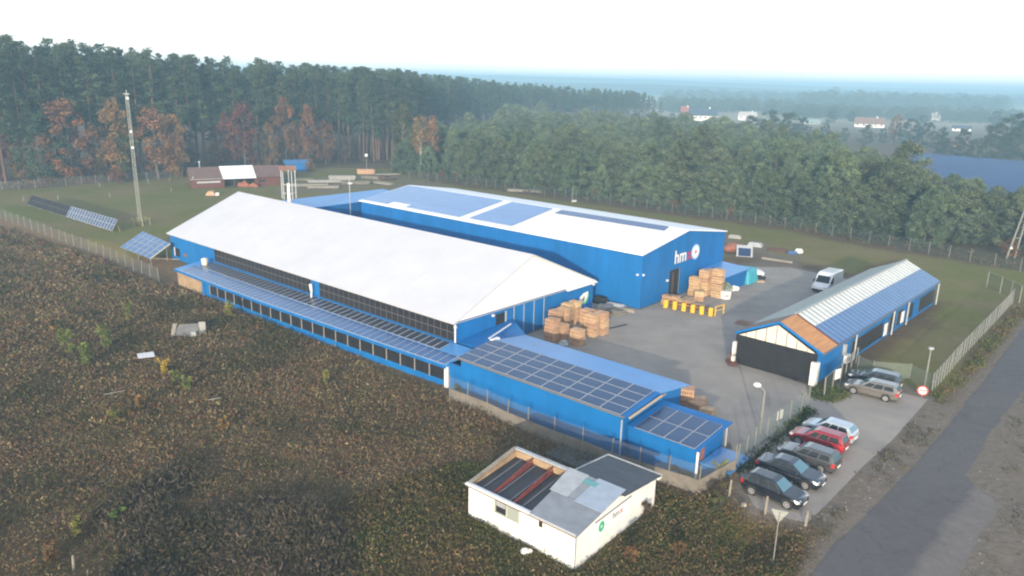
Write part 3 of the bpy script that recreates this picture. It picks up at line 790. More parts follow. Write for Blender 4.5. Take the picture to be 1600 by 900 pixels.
MB().box(22.02, 22.06, 1.7, 2.2, 2.2, 2.36).build('wall_lamp', OSB, hC)
hD2 = thing('low_annex', 'lower blue annex with eight solar panels and a white downpipe at its corner', 'outbuilding', (*FA.o, 0), FA.a)
w = MB(); w.extrude_x([(-3.3, LOW - .1), (1.0, LOW - .1), (1.0, 1.72), (-3.3, 1.42)], 22.08, 27.75); w.build('wall', BLUE, hD2)
MB().slab([(22.2, -3.75, 1.60), (28.15, -3.75, 1.60), (28.15, 1.55, 2.0), (22.2, 1.55, 2.0)], .08).build('roof', BLUE, hD2)
panel_grid(hD2, 'solar_panel', (22.85, -3.72, 1.63), (1, 0, 0), (0, 5.3, .40), 4, 2, 1.22, 2.12, .04, MATS['solar_glass_blue_grey'], ALU, fw=.03)
MB().tube((27.95, -3.35, -.9), (27.95, -3.35, 1.3), .10).build('downpipe', WHITE, hD2)
MB().tube((27.95, 1.1, -.1), (27.95, 1.1, 1.7), .07).build('downpipe', LGREY, hD2)
nt_ = MB().box(27.755, 27.80, -2.5, -2.0, .25, 1.35); nt_.build('notice_board', mat('red_brown_notice', (.28, .10, .07), .7), hD2)
st = thing('blue_store', 'small blue flat topped store at the fence end of the solar roofed annex', 'shed', (*FA.w(28.9, -1.3), -.4), FA.a)
MB().box(-.9, 1.2, -1.3, 1.7, -.6, .55).build('wall', BLUE, st); MB().box(-1.05, 1.35, -1.45, 1.85, .553, .65).build('roof', BLUE_ROOF, st)

# ---------------------------------------------------------------- gabled building beside the road
LD, WD, HED, HRD = 38.3, 8.0, 3.1, 5.0
hD = thing('workshop', 'narrow blue workshop with ribbed gabled roof, orange boards and a black front end', 'workshop', (*FD.o, 0), FD.a)
w = MB()
w.box(.2, LD, -WD, -WD + .18, -.1, HED); w.box(.2, LD, -.18, 0, -.1, HED)
w.box(LD - .18, LD - .003, -WD + .183, -.183, -.1, HED); w.extrude_x([(-WD, HED), (0, HED), (-WD / 2, HRD - .05)], LD - .18, LD - .004)
w.build('wall', BLUE, hD)
MB().box(.0, .18, -WD + .02, -.02, -.1, HED - .12).build('front_cladding', BLACKW, hD)
fg = MB(); fg.extrude_x([(-WD + .3, HED - .11), (-.3, HED - .11), (-WD / 2, HRD - .18)], .05, .2); fgo = fg.build('front_gable', CREAM, hD)
for k in range(1, 8):
    y = -WD + k * WD / 8; zt = HED + (HRD - HED) * (1 - abs(y + WD / 2) / (WD / 2)) - .22
    MB().box(.02, .05, y - .05, y + .05, HED - .1, zt).build('batten', GREYSTEEL, fgo)
sd_ = (HRD - HED) / (WD / 2)
def dz(y, d=0): return HED + sd_ * (WD / 2 - abs(y + WD / 2)) + d
ovd = .3
def dslope(x0, x1, ya, yb, d, t=.06): return MB().slab([(x0, ya, dz(ya, d)), (x1, ya, dz(ya, d)), (x1, yb, dz(yb, d)), (x0, yb, dz(yb, d))], t)
yR, yM, yL = -WD - ovd, -WD / 2, ovd
ymid = -WD + 2.15
R1 = mat('pale_ribbed_sheet', (.47, .50, .50), .45, .1, .25, 1.0)
R2 = mat('blue_ribbed_sheet', (.05, .13, .30), .28, .1, .2, .8)
R3 = mat('grey_green_ribbed_sheet', (.34, .38, .37), .5, .1, .25, .9)
dslope(4.1, LD + .2, ymid, yM, .10).build('upper_roof', R1, hD)
dslope(4.1, LD + .2, yR, ymid - .01, .10).build('lower_roof', R2, hD)
MB().slab([(4.1, yM + .01, dz(yM, .10)), (LD + .2, yM + .01, dz(yM, .10)), (LD + .2, yL, dz(yL, .10)), (4.1, yL, dz(yL, .10))], .06).build('left_roof', R3, hD)
for nm, ya, yb, mm in (('upper_ribs', ymid + .02, yM - .05, mat('pale_rib', (.62, .64, .64), .45)), ('lower_ribs', yR + .05, ymid - .05, mat('blue_rib', (.12, .21, .38), .3)), ('left_ribs', yM + .05, yL - .05, mat('green_grey_rib', (.45, .49, .48), .5))):
    mb = MB(); x = 4.6
    while x < LD:
        mb.slab([(x, ya, dz(ya, .155)), (x + .16, ya, dz(ya, .155)), (x + .16, yb, dz(yb, .155)), (x, yb, dz(yb, .155))], .06); x += .98
    mb.build(nm, mm, hD)
dslope(.45, 4.08, yR, yM, .09).build('boarded_roof', WOOD_O, hD)
MB().slab([(.45, yM + .01, dz(yM, .09)), (4.08, yM + .01, dz(yM, .09)), (4.08, yL, dz(yL, .09)), (.45, yL, dz(yL, .09))], .06).build('boarded_roof', mat('grey_brown_boards', (.24, .17, .13), .8, 0, .3, 1), hD)
MB().slab([(4.0, yR - .02, dz(yR, .13)), (4.25, yR - .02, dz(yR, .13)), (4.25, yM, dz(yM, .13)), (4.0, yM, dz(yM, .13))], .04).build('flashing', WOOD_R, hD)
bb = MB(); bb.bar((.40, yR, dz(yR, .02)), (.40, yM, dz(yM, .02)), .10, .22); bb.bar((.40, yL, dz(yL, .02)), (.40, yM, dz(yM, .02)), .10, .22); bb.build('barge_board', BLUE, hD)
MB().bar((4.0, yM, HRD + .17), (LD + .2, yM, HRD + .17), .30, .06).build('ridge_cap', R3, hD)
for y in (-.05, -WD + .05):
    MB().box(-.35, .25, y - (.3 if y < -1 else .14), y + (.3 if y < -1 else .14), -.02, 2.25).build('white_pier', mat('white_ribbed_pier', (.72, .71, .66), .6, 0, .2, 1.5), hD)
MB().bar((.45, yR - .06, dz(yR, -.02)), (LD, yR - .06, dz(yR, -.02)), .08, .10).build('gutter', ALU_D, hD)
yw = -WD - .03
for xa, xb, z0, z1, nn in ((8.9, 18.2, .35, 2.1, 9), (20.2, 22.4, .35, 2.2, 2), (23.2, 25.0, .5, 2.2, 2), (27.0, 28.9, .45, 2.2, 2), (31.3, 38.0, .4, 2.2, 6)):
    panel_grid(hD, 'wall_solar_panel', (xa, yw, z0), (1, 0, 0), (0, 0, 1), nn, 1, (xb - xa) / nn - .02, z1 - z0, .02, PV_D, ALU_D, fw=.015)
for xa, z0, z1, wd_ in ((18.6, .35, 1.75, 1.05), (24.4, .55, 1.9, 1.0)):
    pl = MB().box(xa, xa + wd_, -WD - .13, -WD - .09, z0, z1).build('white_plate', WHITE, hD)
for x in (9.5, 21.1, 26.3, 38.5):
    MB().tube((x, -WD - .22, -.05), (x, -WD - .22, 2.9), .09).build('downpipe', LGREY, hD)
ac = MB().box(7.0, 7.9, -WD - .45, -WD - .05, .35, 1.15).build('heat_pump', WHITE, hD); MB().tube((7.45, -WD - .47, .75), (7.45, -WD - .455, .75), .28, n=16).build('fan_grille', GREYT, ac)
MB().box(6.5, 6.9, -WD - .3, -WD - .02, 1.3, 2.4).build('meter_box', LGREY, hD)

# ---------------------------------------------------------------- the white shed in the field
hE = thing('derelict_shed', 'derelict white rendered shed with half its roof open over red trusses', 'shed', (*FE.o, 0), FE.a)
XE, YE1, YE2, XB = -8.5, 4.7, 9.2, -3.8
w = MB()
t = .22
def sec(mb, x0, x1, y0, y1, z0a, z0b):
    mb.hexa([(x0, y0, LOW - .3), (x1, y0, LOW - .3), (x1, y1, LOW - .3), (x0, y1, LOW - .3)], [(x0, y0, z0a), (x1, y0, z0a), (x1, y1, z0b), (x0, y1, z0b)])
zf, zr, zb2 = 1.22, 1.98, 1.17
sec(w, XE, XE + 2.2, 0, t, zf, zf); sec(w, XE + 4.3, 0, 0, t, zf, zf); w.box(XE + 2.2, XE + 4.3, 0, t, LOW - .3, .08); w.box(XE + 2.2, XE + 4.3, 0, t, 1.12, zf)
sec(w, -t, -.002, t, YE1, zf, zr)
sec(w, -t, -.002, YE1 + .003, YE2, 1.62, zb2)
sec(w, XB, -t, YE2 - t, YE2 - .002, zb2, zb2)
sec(w, XB, XB + t, YE1, YE2 - t, 1.62, zb2)
w.build('wall', WHITE_OLD, hE)
w2 = MB(); sec(w2, XE, XE + t, t, YE1, zf - .1, zr - .1); sec(w2, XE + t, XB, YE1 - t, YE1, zr - .05, zr - .05); w2.build('inner_wall', OSB, hE)
MB().bar((XE, YE1, zr + .02), (XB + .2, YE1, zr + .02), .28, .12).build('wall_capping', LGREY, hE)
MB().bar((XE - .15, -.08, zf + .03), (.12, -.08, zf + .03), .22, .10).build('eave_board', WHITE, hE)
MB().bar((XE - .15, -.13, zf - .07), (.12, -.13, zf - .07), .10, .08).build('gutter', WOOD_D, hE)
MB().bar((XE, .1, zf + .05), (XE, YE1, zr + .05), .22, .12).build('wall_capping', TIMBER, hE)
MB().slab([(XE + t, t, zf - .14), (-3.0, t, zf - .14), (-3.9, YE1 - t, zr - .50), (XE + t, YE1 - t, zr - .50)], .08).build('bare_deck', mat('black_deck_sheet', (.022, .022, .03), .5, 0, .4, 1), hE)
for x in (-7.6, -6.4, -5.3, -4.3):
    MB().bar((x, t, zf - .11), (x - .1, YE1 - t, zr - .47), .09, .05).build('batten', mat('grey_batten', (.12, .12, .14), .6), hE)
for x0 in (-6.6, -4.9):
    tr = MB()
    tr.bar((x0, .25, zf - .09), (x0 - .15, YE1 - .25, zr - .44), .09); tr.bar((x0, .25, zf - .02), (x0 - .15, YE1 - .25, zr - .06), .08)
    for k in range(5):
        ya = .4 + k * .85; yb = ya + .42; yc = ya + .85
        zl = lambda y: zf - .09 + (y - .25) / (YE1 - .5) * (zr - .44 - zf + .09)
        zh = lambda y: zf - .02 + (y - .25) / (YE1 - .5) * (zr - zf - .04)
        tr.bar((x0 - .15 * ya / YE1, ya, zl(ya)), (x0 - .15 * yb / YE1, yb, zh(yb)), .05); tr.bar((x0 - .15 * yb / YE1, yb, zh(yb)), (x0 - .15 * yc / YE1, min(yc, YE1 - .3), zl(min(yc, YE1 - .3))), .05)
    tr.build('roof_truss', RUST, hE)
ez = lambda y: zf + .10 + (zr - zf) * y / YE1
def esl(q, t=.06): return MB().slab([(x, y, ez(y) + d) for x, y, d in q], t)
esl([(-3.35, -.2, 0), (.22, -.2, 0), (.22, 2.75, 0), (-3.55, 2.75, 0)]).build('roof_sheet', GREYROOF, hE)
esl([(-3.7, 2.3, .035), (-2.35, 2.35, .035), (-2.45, YE1 + .1, .035), (-4.0, YE1 + .1, .035)], .03).build('roof_sheet', LGREY, hE)
esl([(-2.6, 2.5, .02), (-1.3, 2.5, .02), (-1.3, YE1 + .05, .02), (-2.6, YE1 + .05, .02)], .03).build('roof_sheet', mat('dull_grey_sheet', (.27, .29, .31), .5, .1, .2, 2), hE)
esl([(-1.75, 2.2, .06), (.28, 2.2, .06), (.28, YE1 + .15, .06), (-1.75, YE1 + .15, .06)], .03).build('roof_sheet', mat('pale_blue_grey_sheet', (.36, .42, .50), .35, .2, .15, 1.5), hE)
esl([(-2.4, YE1 - .75, .075), (-1.4, YE1 - .75, .075), (-1.4, YE1 - .3, .075), (-2.4, YE1 - .3, .075)], .02).build('roof_patch', TEAL, hE)
MB().slab([(XB - .15, YE1 + .1, 1.76), (.28, YE1 + .1, 1.76), (.28, YE2 + .2, 1.27), (XB - .15, YE2 + .2, 1.27)], .08).build('rear_roof', DARKFELT, hE)
MB().bar((XB - .15, YE1 + .1, 1.79), (XB - .15, YE2 + .2, 1.30), .10, .06).build('roof_trim', LGREY, hE)
MB().bar((XB - .15, YE2 + .2, 1.30), (.28, YE2 + .2, 1.30), .10, .06).build('roof_trim', LGREY, hE)
MB().box(-.05, .25, YE2 - .1, YE2 + .3, 1.0, 1.22).build('roof_trim', WHITE, hE)
wn = MB().box(XE + 2.2, XE + 4.3, .08, .14, .08, 1.12).build('window', BLACK, hE)
f_ = MB()
for x in (XE + 2.2, XE + 3.2, XE + 4.22): f_.box(x, x + .09, -.02, .10, .08, 1.12)
f_.box(XE + 2.2, XE + 4.3, -.02, .10, .06, .15); f_.box(XE + 2.2, XE + 4.3, -.02, .10, 1.07, 1.14); f_.build('frame', mat('pale_green_frame', (.45, .47, .42), .6), wn)
MB().box(XE + 3.3, XE + 4.2, .03, .075, .16, 1.06).build('pane', mat('dusty_pane', (.30, .33, .30), .3), wn)
MB().box(XE + 2.35, XE + 3.1, .03, .07, .6, .95).build('pane', LGREY, wn)
w3 = MB().box(-2.8, -2.35, -.02, .02, .55, 1.1).build('window', WHITE, hE); MB().box(-2.7, -2.42, -.035, -.022, .62, 1.03).build('pane', BLACK, w3)
MB().box(.0, .03, -.04, .03, LOW, zf).build('corner_strip', GREYT, hE)
bd = MB().box(.004, .04, 1.95, 5.9, .0, 1.05).build('banner', mat('white_banner_cloth', (.78, .79, .80), .6), hE)
MB().bar((.05, 1.9, 1.08), (.05, 6.0, 1.12), .05, .05).build('banner_edge', GREYT, bd)
lf = MB()
rr = random.Random(5)
for k in range(9):
    a = 2 * PI * k / 9; c_ = (.047, 2.65 + .20 * math.cos(a), .52 + .24 * math.sin(a))
    lf.extrude_x([(c_[1] + .13 * math.cos(q), c_[2] + .13 * math.sin(q)) for q in np.linspace(0, 2 * PI, 8)[:-1]], .043 + k * .0006, .05 + k * .0006)
lf.build('leaf_emblem', mat('leaf_green', (.05, .42, .22), .5), bd)
text_obj('hm', .62, 'banner_lettering', GREYT, bd, basis((.055, 3.85, .45), (0, 1, 0), (0, 0, 1)))
text_obj('x', .62, 'banner_lettering_red', mat('pink_red_ink', (.62, .10, .16), .5), bd, basis((.055, 4.72, .45), (0, 1, 0), (0, 0, 1)))
bg_ = tag(MB().ball((0, 0, .18), .42, 10, .5).ball((.35, .1, .15), .3, 8, .5).build('crumpled_sheet', WHITE, smooth=True), 'crumpled white sheet lying on the open roof of the derelict shed', 'sheet')
bg_.location = (*FE.w(-7.0, 3.6), 1.0)
slb = tag(MB().prism([(-2.4, -1.2), (2.6, -1.4), (2.2, 1.7), (-2.0, 1.5)], 0, .18).build('dark_flat_patch', mat('dark_patch_grey', (.10, .10, .095), .9, 0, .4, 1), None), 'dark flat patch lying in the weeds behind the white shed', 'slab')  # low dark grey prism laid on the ground
p = GT(905, 718); slb.location = (p[0], p[1], p[2] - .02); slb.rotation_euler = (0, 0, FE.a)

# ---------------------------------------------------------------- the barn by the wood
FF = Fr(*G(300, 295)[:2], math.atan2(G(437, 289)[1] - G(300, 295)[1], G(437, 289)[0] - G(300, 295)[0]))
bl = math.hypot(G(437, 289)[0] - FF.o[0], G(437, 289)[1] - FF.o[1])
hF = thing('wooden_barn', 'long dark brown wooden barn with a white lettered sheet on its roof by the wood', 'barn', (*FF.o, 0), FF.a)
WF, ZF, ZR = 5.5, 2.4, 4.6
L1, L2 = bl * .36, bl * .71
w = MB(); w.box(0, L1, 0, .15, 0, ZF); w.box(0, bl, WF - .15, WF, 0, ZF); w.box(L2, bl, 0, .15, 0, ZF); w.box(0, .15, .16, WF - .16, 0, ZF); w.box(bl - .15, bl, .16, WF - .16, 0, ZF)
w.build('wall', WOOD_R, hF)
g_ = MB(); g_.extrude_x([(0, ZF), (WF, ZF), (WF / 2, ZR)], .02, .15); g_.build('gable', mat('tan_gable_boards', (.40, .25, .15), .8, 0, .3, 2), hF)
g_ = MB(); g_.extrude_x([(0, ZF), (WF, ZF), (WF / 2, ZR)], bl - .15, bl - .02); g_.build('gable', WOOD_R, hF)
BR = mat('brown_barn_roof', (.135, .085, .075), .7, 0, .25, 1)
r_ = MB(); r_.slab([(-.4, -.5, ZF - .2), (bl + .3, -.5, ZF - .2), (bl + .3, WF / 2, ZR + .1), (-.4, WF / 2, ZR + .1)], .1)
r_.slab([(-.4, WF / 2, ZR + .1), (bl + .3, WF / 2, ZR + .1), (bl + .3, WF + .5, ZF - .2), (-.4, WF + .5, ZF - .2)], .1); rfo = r_.build('roof', BR, hF)
bz = lambda y: ZF - .2 + (ZR - ZF + .3) * (y + .5) / (WF / 2 + .5)
bn = MB().slab([(L1 - .2, -.75, bz(-.75) + .06), (L2 + .3, -.75, bz(-.75) + .06), (L2 + .1, WF / 2, bz(WF / 2) + .06), (L1 - .6, WF / 2, bz(WF / 2) + .06)], .05).build('roof_banner', mat('white_banner_sheet', (.74, .77, .82), .5), hF)
text_obj('hm', 2.6, 'banner_lettering', FADET, bn, basis((L1 + 1.6, .35, bz(.35) + .075), (1, 0, 0), (0, 1, (ZR - ZF + .3) / (WF / 2 + .5))))
for x in np.linspace(L1, L2, 4): MB().box(x - .1, x + .1, -.05, .13, 0, ZF - .1).build('post', WOOD_D, hF)
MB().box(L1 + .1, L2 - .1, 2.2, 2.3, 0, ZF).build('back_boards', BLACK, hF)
MB().box(1.2, L1 - .8, -.25, -.02, 1.2, 1.65).build('white_shelf', LGREY, hF)
MB().bar((-.3, -.52, ZF - .25), (L1, -.52, ZF - .25), .1, .12).build('gutter', LGREY, hF)
MB().box(L2 + .8, L2 + 2.6, -.03, .0, .9, 1.5).build('window', BLACK, hF)
MB().tube((2.4, WF / 2, ZR), (2.4, WF / 2, ZR + 1.2), .10, n=6).ball((2.4, WF / 2, ZR + 1.3), .28, 8).build('roof_fan', LGREY, hF)
MB().tube((.4, -.5, ZF), (.4, -.5, ZF + .5), .12, n=6).build('stub_pipe', LGREY, hF)
tag(MB().ball((0, 0, .35), 1.0, 9, .75).ball((.9, -.2, .3), .8, 8, .8).ball((-.8, .2, .3), .8, 8, .9).ball((.2, .3, .8), .7, 8, .8).ball((2.4, .1, .3), .9, 8, .8).ball((3.1, -.1, .2), .6, 8, .8).ball((1.7, .1, .2), .7, 8, .7).build('sand_heap', BRICK), 'pinkish brick rubble heap under the white lettered barn roof', 'heap').location = (*FF.w((L1 + L2) / 2 + .8, -.1), 0)
# blue hut beyond
FH = Fr(*G(447, 268)[:2], FF.a - .15)
hH = thing('blue_hut', 'bright blue hut at the wood edge behind the brown barn', 'hut', (*FH.o, 0), FH.a)
MB().box(0, 6, 0, 3.5, 0, 2.3).build('wall', BLUE, hH); MB().slab([(-.5, -.6, 2.35), (6.5, -.6, 2.35), (6.5, 4, 2.9), (-.5, 4, 2.9)], .1).build('roof', BLUE_ROOF, hH)
MB().box(1.0, 2.4, -.03, .0, .8, 1.7).build('window', BLACK, hH)
FH2 = Fr(*G(438, 276)[:2], FF.a - .2)
h2 = thing('log_shelter', 'small shelter with a rusty orange roof in front of the blue hut', 'shelter', (*FH2.o, 0), FH2.a)
MB().slab([(-.5, -.8, 1.6), (4.2, -.8, 1.6), (4.2, 1.5, 2.8), (-.5, 1.5, 2.8)], .1).slab([(-.5, 1.5, 2.8), (4.2, 1.5, 2.8), (4.2, 3.8, 1.6), (-.5, 3.8, 1.6)], .1).build('roof', mat('rust_brown_roof', (.30, .14, .08), .8, 0, .3, 1), h2)
for x in (0, 3.8):
    for y in (-.3, 3.3): MB().box(x - .1, x + .1, y - .1, y + .1, 0, 1.85).build('post', WOOD_D, h2)

# ================================================================== TREES
def leaf_cloud(centres, radii, nper, size, rng, flat=.6, cols=None, up=0.0, elong=1.0):
    """quads scattered through ellipsoidal clumps"""
    V = []; C = []
    for k, (c, r) in enumerate(zip(centres, radii)):
        n_ = nper if np.isscalar(nper) else nper[k]
        d = rng.normal(size=(n_, 3)); d /= np.linalg.norm(d, axis=1)[:, None] + 1e-9
        rad = rng.random(n_) ** .45
        p = np.array(c) + d * rad[:, None] * np.array([r, r, r * flat])
        a = rng.normal(size=(n_, 3)); a[:, 2] *= .7; a /= np.linalg.norm(a, axis=1)[:, None]
        b = np.cross(a, d + rng.normal(size=(n_, 3)) * .8); b /= np.linalg.norm(b, axis=1)[:, None] + 1e-9
        s_ = size * (.6 + .8 * rng.random(n_))[:, None]
        V.append(np.stack([p - a * s_ * elong - b * s_ * .55, p + a * s_ * elong - b * s_ * .35, p + a * s_ * elong * .8 + b * s_ * .55, p - a * s_ * elong * .9 + b * s_ * .45], 1))
        base = np.array(cols[rng.integers(len(cols))]) * (.72 + .56 * rng.random())
        C.append(np.repeat((base * (.75 + .5 * rng.random((n_, 1))))[:, None, :], 4, 1))
    return np.concatenate(V), np.concatenate(C)
def cloud_mesh(name, V, C, mt=LEAF):
    nq = len(V)
    return npmesh(name, V.reshape(-1, 3), np.arange(nq * 4).reshape(-1, 4), mt, C.reshape(-1, 3))
PINE_C = [(.040, .066, .036), (.052, .078, .040), (.062, .084, .038), (.044, .062, .040)]
YOUNG_C = [(.090, .128, .072), (.106, .144, .074), (.116, .146, .084), (.080, .112, .078)]
RUST_C = [(.170, .098, .036), (.195, .112, .040), (.135, .078, .034), (.170, .112, .044)]
RED_C = [(.15, .064, .036), (.115, .055, .034), (.16, .078, .042)]
OLIVE_C = [(.065, .082, .030), (.085, .085, .032), (.05, .065, .03)]
DULL_C = [(.075, .055, .035), (.09, .06, .04), (.06, .05, .035)]
def tall_pine(seed, h=27.0, low=False):
    rng = np.random.default_rng(seed)
    lean = rng.normal(size=2) * .25
    tb = MB(); n_ = 6
    px, py = 0, 0
    for i in range(n_):
        t0, t1 = i / n_, (i + 1) / n_
        a = (lean[0] * t0 * 2, lean[1] * t0 * 2, h * .96 * t0); b = (lean[0] * t1 * 2, lean[1] * t1 * 2, h * .96 * t1)
        tb.tube(a, b, .27 * (1 - t0) + .04, .27 * (1 - t1) + .04, 6)
    cs = []; rs = []
    z0 = h * ((.26 if low else .46) + .12 * rng.random())
    k = int(24 + 20 * rng.random())
    wide = (2.9 if not low else 3.3) * (.85 + .35 * rng.random()); skew = rng.normal(size=2) * .5
    for i in range(k):
        t = (i + rng.random()) / k
        z = z0 + (h - z0) * t
        rr = (1.0 - t ** 1.8) ** .7 * wide * (.55 + .45 * min(1, t * 5)) + .3
        a = rng.random() * 2 * PI; q = rr * (.35 + .65 * rng.random())
        c = (lean[0] * 2 * z / h + q * math.cos(a) + skew[0] * t, lean[1] * 2 * z / h + q * math.sin(a) + skew[1] * t, z - .10 * q)
        cs.append(c); rs.append(.85 + 1.0 * rng.random() * (1 - .4 * t))
        if rng.random() < .8: tb.tube((lean[0] * 2 * z / h, lean[1] * 2 * z / h, z - .3), c, .05, .02, 4)
    for i in range(3):                       # dead stubs on the bare stem
        z = h * (.25 + .25 * rng.random()); a = rng.random() * 6.28
        tb.tube((0, 0, z), (1.2 * math.cos(a), 1.2 * math.sin(a), z + .1), .03, .01, 4)
    V, C = leaf_cloud(cs, rs, 60, .15, rng, .5, PINE_C, elong=1.9)
    return tb.mesh('trunk', TRUNK_P), cloud_mesh('crown', V, C)
def young_pine(seed, h=12.0, cols=YOUNG_C):
    rng = np.random.default_rng(seed)
    tb = MB(); tb.tube((0, 0, -.2), (0, 0, h * .9), .16, .03, 6)
    cs = []; rs = []; k = 150
    wmax = h * (.33 + .08 * rng.random()); pw = 1.35 + .7 * rng.random()
    lob = rng.random(4) * 6.28
    for i in range(k):
        t = (i + rng.random()) / k
        z = h * (.03 + .95 * t)
        a = rng.random() * 2 * PI
        rr = wmax * (1 - t ** pw) ** .62 * (.80 + .2 * min(1, t * 4)) * (1 + .13 * math.sin(2 * a + lob[0]) + .10 * math.sin(3 * a + lob[1] + 5 * t)) + .1
        q = rr * (.55 + .45 * rng.random() ** .5)
        c = (q * math.cos(a), q * math.sin(a), z)
        cs.append(c); rs.append(.65 + .65 * rng.random() * (1 - .45 * t))
        if i % 4 == 0: tb.tube((0, 0, max(.3, z - .5)), c, .035, .012, 4)
    V, C = leaf_cloud(cs, rs, 62, .095, rng, .75, cols, elong=2.2)
    return tb.mesh('trunk', TRUNK_D), cloud_mesh('crown', V, C)
def leafy(seed, h, cols, wide=.34, bark=TRUNK_D, dens=42, clear=.12):
    rng = np.random.default_rng(seed)
    tb = MB(); tb.tube((0, 0, -.2), (0, 0, h * .5), .022 * h, .012 * h, 7); tb.tube((0, 0, h * .5), (.2, .1, h * .9), .012 * h, .02, 6)
    cs = []; rs = []
    for i in range(64):
        t = rng.random(); z = h * (clear + (1 - clear) * t)
        rr = h * wide * math.sin(PI * min(1, .16 + .80 * t)) ** .7
        a = rng.random() * 6.283; q = rr * (.4 + .6 * rng.random())
        c = (q * math.cos(a), q * math.sin(a), z)
        cs.append(c); rs.append(h * (.055 + .06 * rng.random()))
        if i % 2 == 0: tb.tube((0, 0, max(h * .2, z - .25 * h * (.4 + .5 * rng.random()))), c, .007 * h, .012, 4)
    V, C = leaf_cloud(cs, rs, int(dens * 1.6), .011 * h + .04, rng, .8, cols)
    return tb.mesh('trunk', bark), cloud_mesh('crown', V, C)

def place_tree(name, meshes, pos, sc_, rz, label, cat, group):
    r = thing(name, label, cat, pos, rz, group)
    r.scale = (sc_[0], sc_[0], sc_[1])
    a = bpy.data.objects.new('trunk', meshes[0]); link(a, r)
    b = bpy.data.objects.new('crown', meshes[1]); link(b, r)
    return r
rng = np.random.default_rng(11)
TP = [tall_pine(100 + i, 27.0, i % 3 == 1) for i in range(9)]
YP = [young_pine(200 + i) for i in range(6)]
def along(poly, s):
    for (a, b) in zip(poly[:-1], poly[1:]):
        d = math.dist(a, b)
        if s <= d: return (a[0] + (b[0] - a[0]) * s / d, a[1] + (b[1] - a[1]) * s / d), ((b[0] - a[0]) / d, (b[1] - a[1]) / d)
        s -= d
    return poly[-1], ((poly[-1][0] - poly[-2][0]) / math.dist(poly[-1], poly[-2]), (poly[-1][1] - poly[-2][1]) / math.dist(poly[-1], poly[-2]))
elen = sum(math.dist(a, b) for a, b in zip(WOOD_EDGE[:-1], WOOD_EDGE[1:]))
def project(x, y, z):
    d = np.array([x, y, z - CAM_H]); zz_ = d @ _fw
    return 800 + F_PX * (d @ _R) / zz_, 450 - F_PX * (d @ _U) / zz_
def top_height(px, y):          # stand height falls off along the wood
    return float(np.interp(px, [-50, 120, 300, 500, 640, 800, 1000, 1040], [30.5, 30.5, 29, 27, 26.3, 22.5, 18.5, 15]))
def zone_label(px):
    zs = [(130, 'left of the lattice mast'), (270, 'behind the lattice mast'), (450, 'behind the brown barn'), (640, 'behind the globe lamp'), (800, 'behind the birches'), (920, 'beyond the young stand'), (2000, 'at its hazy far end')]
    for lim, t_ in zs:
        if px < lim: return t_
pines = []
mass_V = []; mass_C = []
TPc = [(np.array([v.co for v in m_[1].vertices]).reshape(-1, 4, 3), np.array([c.color[:3] for c in m_[1].attributes['col'].data]).reshape(-1, 4, 3)) for m_ in TP]
YPc = [(np.array([v.co for v in m_[1].vertices]).reshape(-1, 4, 3), np.array([c.color[:3] for c in m_[1].attributes['col'].data]).reshape(-1, 4, 3)) for m_ in YP]
def add_mass(src, pos, sx_, sz_, rot, keep):
    V, C = src
    sel = rng.random(len(V)) < keep
    v = V[sel] * np.array([sx_, sx_, sz_]); c_, s_ = math.cos(rot), math.sin(rot)
    ctr = v.mean(1, keepdims=True); v = ctr + (v - ctr) * (1.0 / max(.3, keep)) ** .42
    v = np.stack([v[..., 0] * c_ - v[..., 1] * s_, v[..., 0] * s_ + v[..., 1] * c_, v[..., 2]], -1) + np.array(pos)
    return v, C[sel] * (.8 + .4 * rng.random())
for row in range(9):
    s = rng.random() * 3
    while s < elen:
        (x, y), t_ = along(WOOD_EDGE, s)
        nx_, ny_ = -t_[1], t_[0]
        back = row * 4.6 + rng.normal() * 1.0 + 1.0
        x2, y2 = x + nx_ * back + rng.normal() * .8, y + ny_ * back
        px, py = project(x2, y2, 0)
        hh = top_height(px, y2) * (1 + np.clip(rng.normal(), -1.6, 1.4) * .075) * (.96 if row == 0 else 1.0)
        sc2 = hh / 27.0; sw = sc2 * (1 + np.clip(rng.normal(), -1.5, 1.8) * .2) * (1.0 if px < 650 else 1.08)
        s += (3.6 if px < 640 else 5.6) * (.7 + .6 * rng.random())
        if not (-60 < px < 1660): continue
        k = rng.integers(9)
        if row < 3 and len(pines) < 285:
            lb = 'tall pine in the ' + ('front row' if row == 0 else 'second row' if row == 1 else 'third row') + ' of the wood ' + zone_label(px)
            pines.append(place_tree('pine_tree', TP[k], (x2, y2, 0), (sw, sc2), rng.random() * 6.28, lb, 'pine', 'tall pines of the wood'))
        else:
            v, c_ = add_mass(TPc[k], (x2, y2, 0), sw, sc2, rng.random() * 6.28, .55)
            mass_V.append(v); mass_C.append(c_)
if mass_V:
    kind(link(bpy.data.objects.new('pine_wood', cloud_mesh('pine_wood', np.concatenate(mass_V), np.concatenate(mass_C)))), 'stuff')
